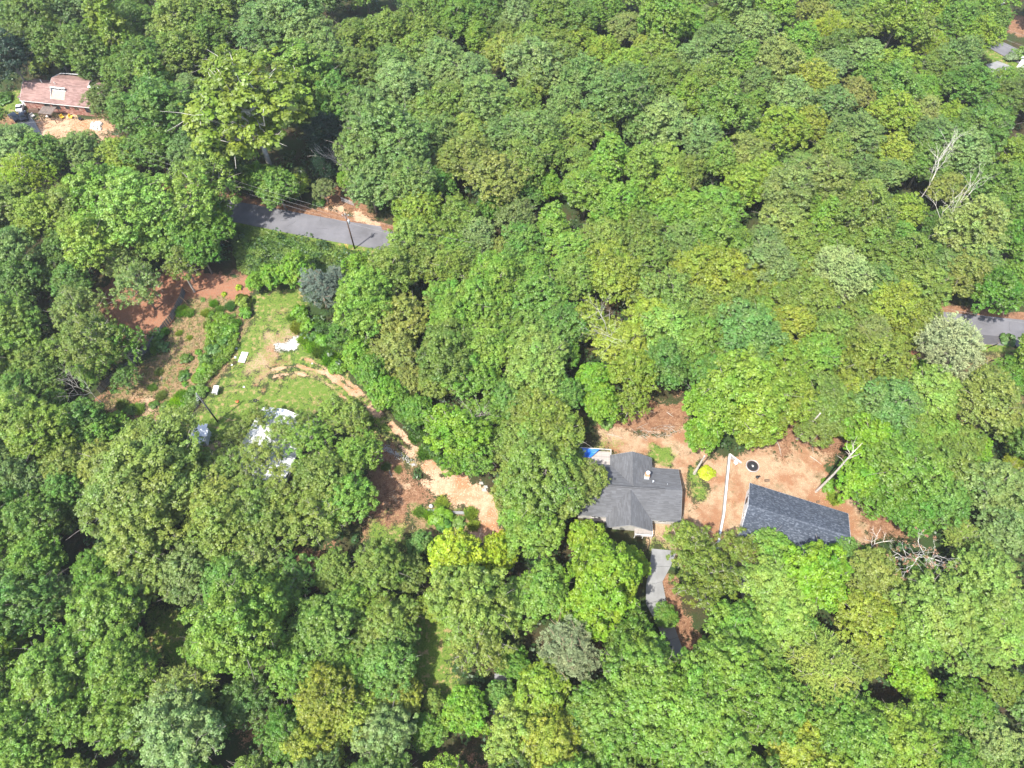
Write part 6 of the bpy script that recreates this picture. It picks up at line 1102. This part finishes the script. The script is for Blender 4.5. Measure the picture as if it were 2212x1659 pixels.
for i, (x, y, s) in enumerate(((735, 930, .22), (648, 485, .25), (636, 590, .24), (596, 676, .2), (1522, 660, .2))):
    p = z4(x, y); m = MB(); m.hexa([(-s, -s * .7, 0), (s, -s * .8, 0), (s * .9, s * .7, 0), (-s * .8, s * .8, 0)], [(-s * .7, -s * .5, s), (s * .7, -s * .6, s * .9), (s * .7, s * .5, s), (-s * .6, s * .6, s * .8)]); o = m.build('stone', M['white'] if i < 4 else M['offwhite']); o.location = (p[0], p[1], hz(p[0], p[1]) - .02); tag(o, 'white stone ' + ['above the tyres beside the dirt line', 'at the top of the weed edge', 'beside the white panel', 'below the white panel', 'on the grass right of the gravel'][i], 'stone', 'white stones')
# low timber edge in the weedy island, with a stump-like pale rock
te = [z3(x, y) for x, y in [(495, 640), (622, 652), (738, 656)]]; e = empty('timber_edging', te[0], 0, 'low grey timber edging in two pieces in the weedy island by the sandy track', 'edging')
for a, b in zip(te[:-1], te[1:]): m = MB(); m.bar(tuple(np.array(a) - np.array(te[0]) + np.array((.03, 0, .15))), tuple(np.array(b) - np.array(te[0]) + np.array((-.03, 0, .15))), .5, .3); m.build('timber', M['concrete'], e)
p = z3(518, 612); m = MB(); m.tube([(0, 0, 0), (0, 0, .3), (0, 0, .55), (0, 0, .6)], [.35, .4, .25, .1], 9); o = m.build('stump', M['offwhite']); o.location = (p[0], p[1], 0); tag(o, 'pale stump behind the left end of the timber edging', 'stump')
for i, (x, y, s) in enumerate(((400, 333, .35), (245, 250, .25), (870, 500, .5), (880, 480, .4), (850, 455, .4))):
    p = z3(x, y); m = MB(); m.hexa([(-s, -s * .6, 0), (s, -s * .7, 0), (s * .8, s * .6, 0), (-s * .9, s * .7, 0)], [(-s * .6, -s * .4, s * .5), (s * .7, -s * .4, s * .45), (s * .5, s * .4, s * .55), (-s * .6, s * .4, s * .4)]); o = m.build('rock', M['block']); o.location = (p[0], p[1], -.03); tag(o, 'grey rock ' + ['on the strip between the wheel tracks', 'beside the shaded upper track', 'at the tree edge by the sandy turn, lowest', 'at the tree edge by the sandy turn, middle', 'at the tree edge by the sandy turn, uppermost'][i], 'rock', 'grey rocks')
# thin gravel ribbon beside the track
rk = MB(); rr = np.random.RandomState(18)
for k in range(260):
    t = rr.rand(); c = np.array(z3(150 + 260 * t, 185 + 150 * t)) + np.array((rr.normal() * .45, rr.normal() * .3, 0)) if k < 330 else np.array(F(*(np.array((795, 960)) + rr.normal(size=2) * np.array((16, 5))))); s = rr.uniform(.04, .11)
    rk.hexa([(c[0] - s, c[1] - s, -.02), (c[0] + s, c[1] - s, -.02), (c[0] + s, c[1] + s, -.02), (c[0] - s, c[1] + s, -.02)], [(c[0] - s * .6, c[1] - s * .5, s), (c[0] + s * .5, c[1] - s * .6, s), (c[0] + s * .6, c[1] + s * .5, s * .9), (c[0] - s * .5, c[1] + s * .6, s)], bottom=False)
rk.build('gravel', M['block'], kind='stuff', label='loose grey gravel beside the dirt track')
# black silt fence at the right
sf = [[(2078, 746), (2120, 752), (2150, 738), (2160, 734)], [(2158, 742), (2180, 744), (2212, 768)], [(2140, 800), (2168, 797), (2182, 790)]]
zq = Zm(2450, 820, 3.173)
for i, pts in enumerate([[(915, 475), (960, 455), (1010, 438)], [(1140, 435), (1170, 465), (1212, 485)], [(940, 588), (1000, 575), (1085, 560)]]):
    w = [zq(*p) for p in pts]; e = empty('silt_fence', w[0], 0, ['black silt fence strip left of the roadside bush at right', 'black silt fence strip right of the roadside bush', 'short black strip in the grass below the roadside bush'][i], 'silt fence', 'black silt fences')
    for a, b in zip(w[:-1], w[1:]): m = MB(); m.bar(tuple(np.array(a) - np.array(w[0]) + np.array((0, 0, .3))), tuple(np.array(b) - np.array(w[0]) + np.array((0, 0, .3))), .03, .6); m.build('fabric', M['black'], e)
    for a in w: m = MB(); a = np.array(a) - np.array(w[0]); m.bar((a[0], a[1] + .05, 0), (a[0], a[1] + .05, .8), .05); m.build('stake', M['wood_tan'], e)
print('objects', len(bpy.data.objects), 'boards', nb, 'trees', len(TREES))

# ------------------------------------------------------------------ thin summer haze over the whole valley
hb = MB(); hb.box(-950, 950, -750, 1350, -1.8, 124.0)
hm, hnt, _, hlk = newmat('haze'); ho = N(hnt, 'ShaderNodeOutputMaterial'); pv = N(hnt, 'ShaderNodeVolumePrincipled'); pv.inputs['Density'].default_value = 0.00013
pv.inputs['Color'].default_value = (.93, .96, 1.0, 1); pv.inputs['Anisotropy'].default_value = 0.2; hlk.new(pv.outputs[0], ho.inputs['Volume'])
hz_ = hb.build('haze', hm); tag(hz_, 'thin pale summer haze in the air over the forest', None, None, 'stuff')
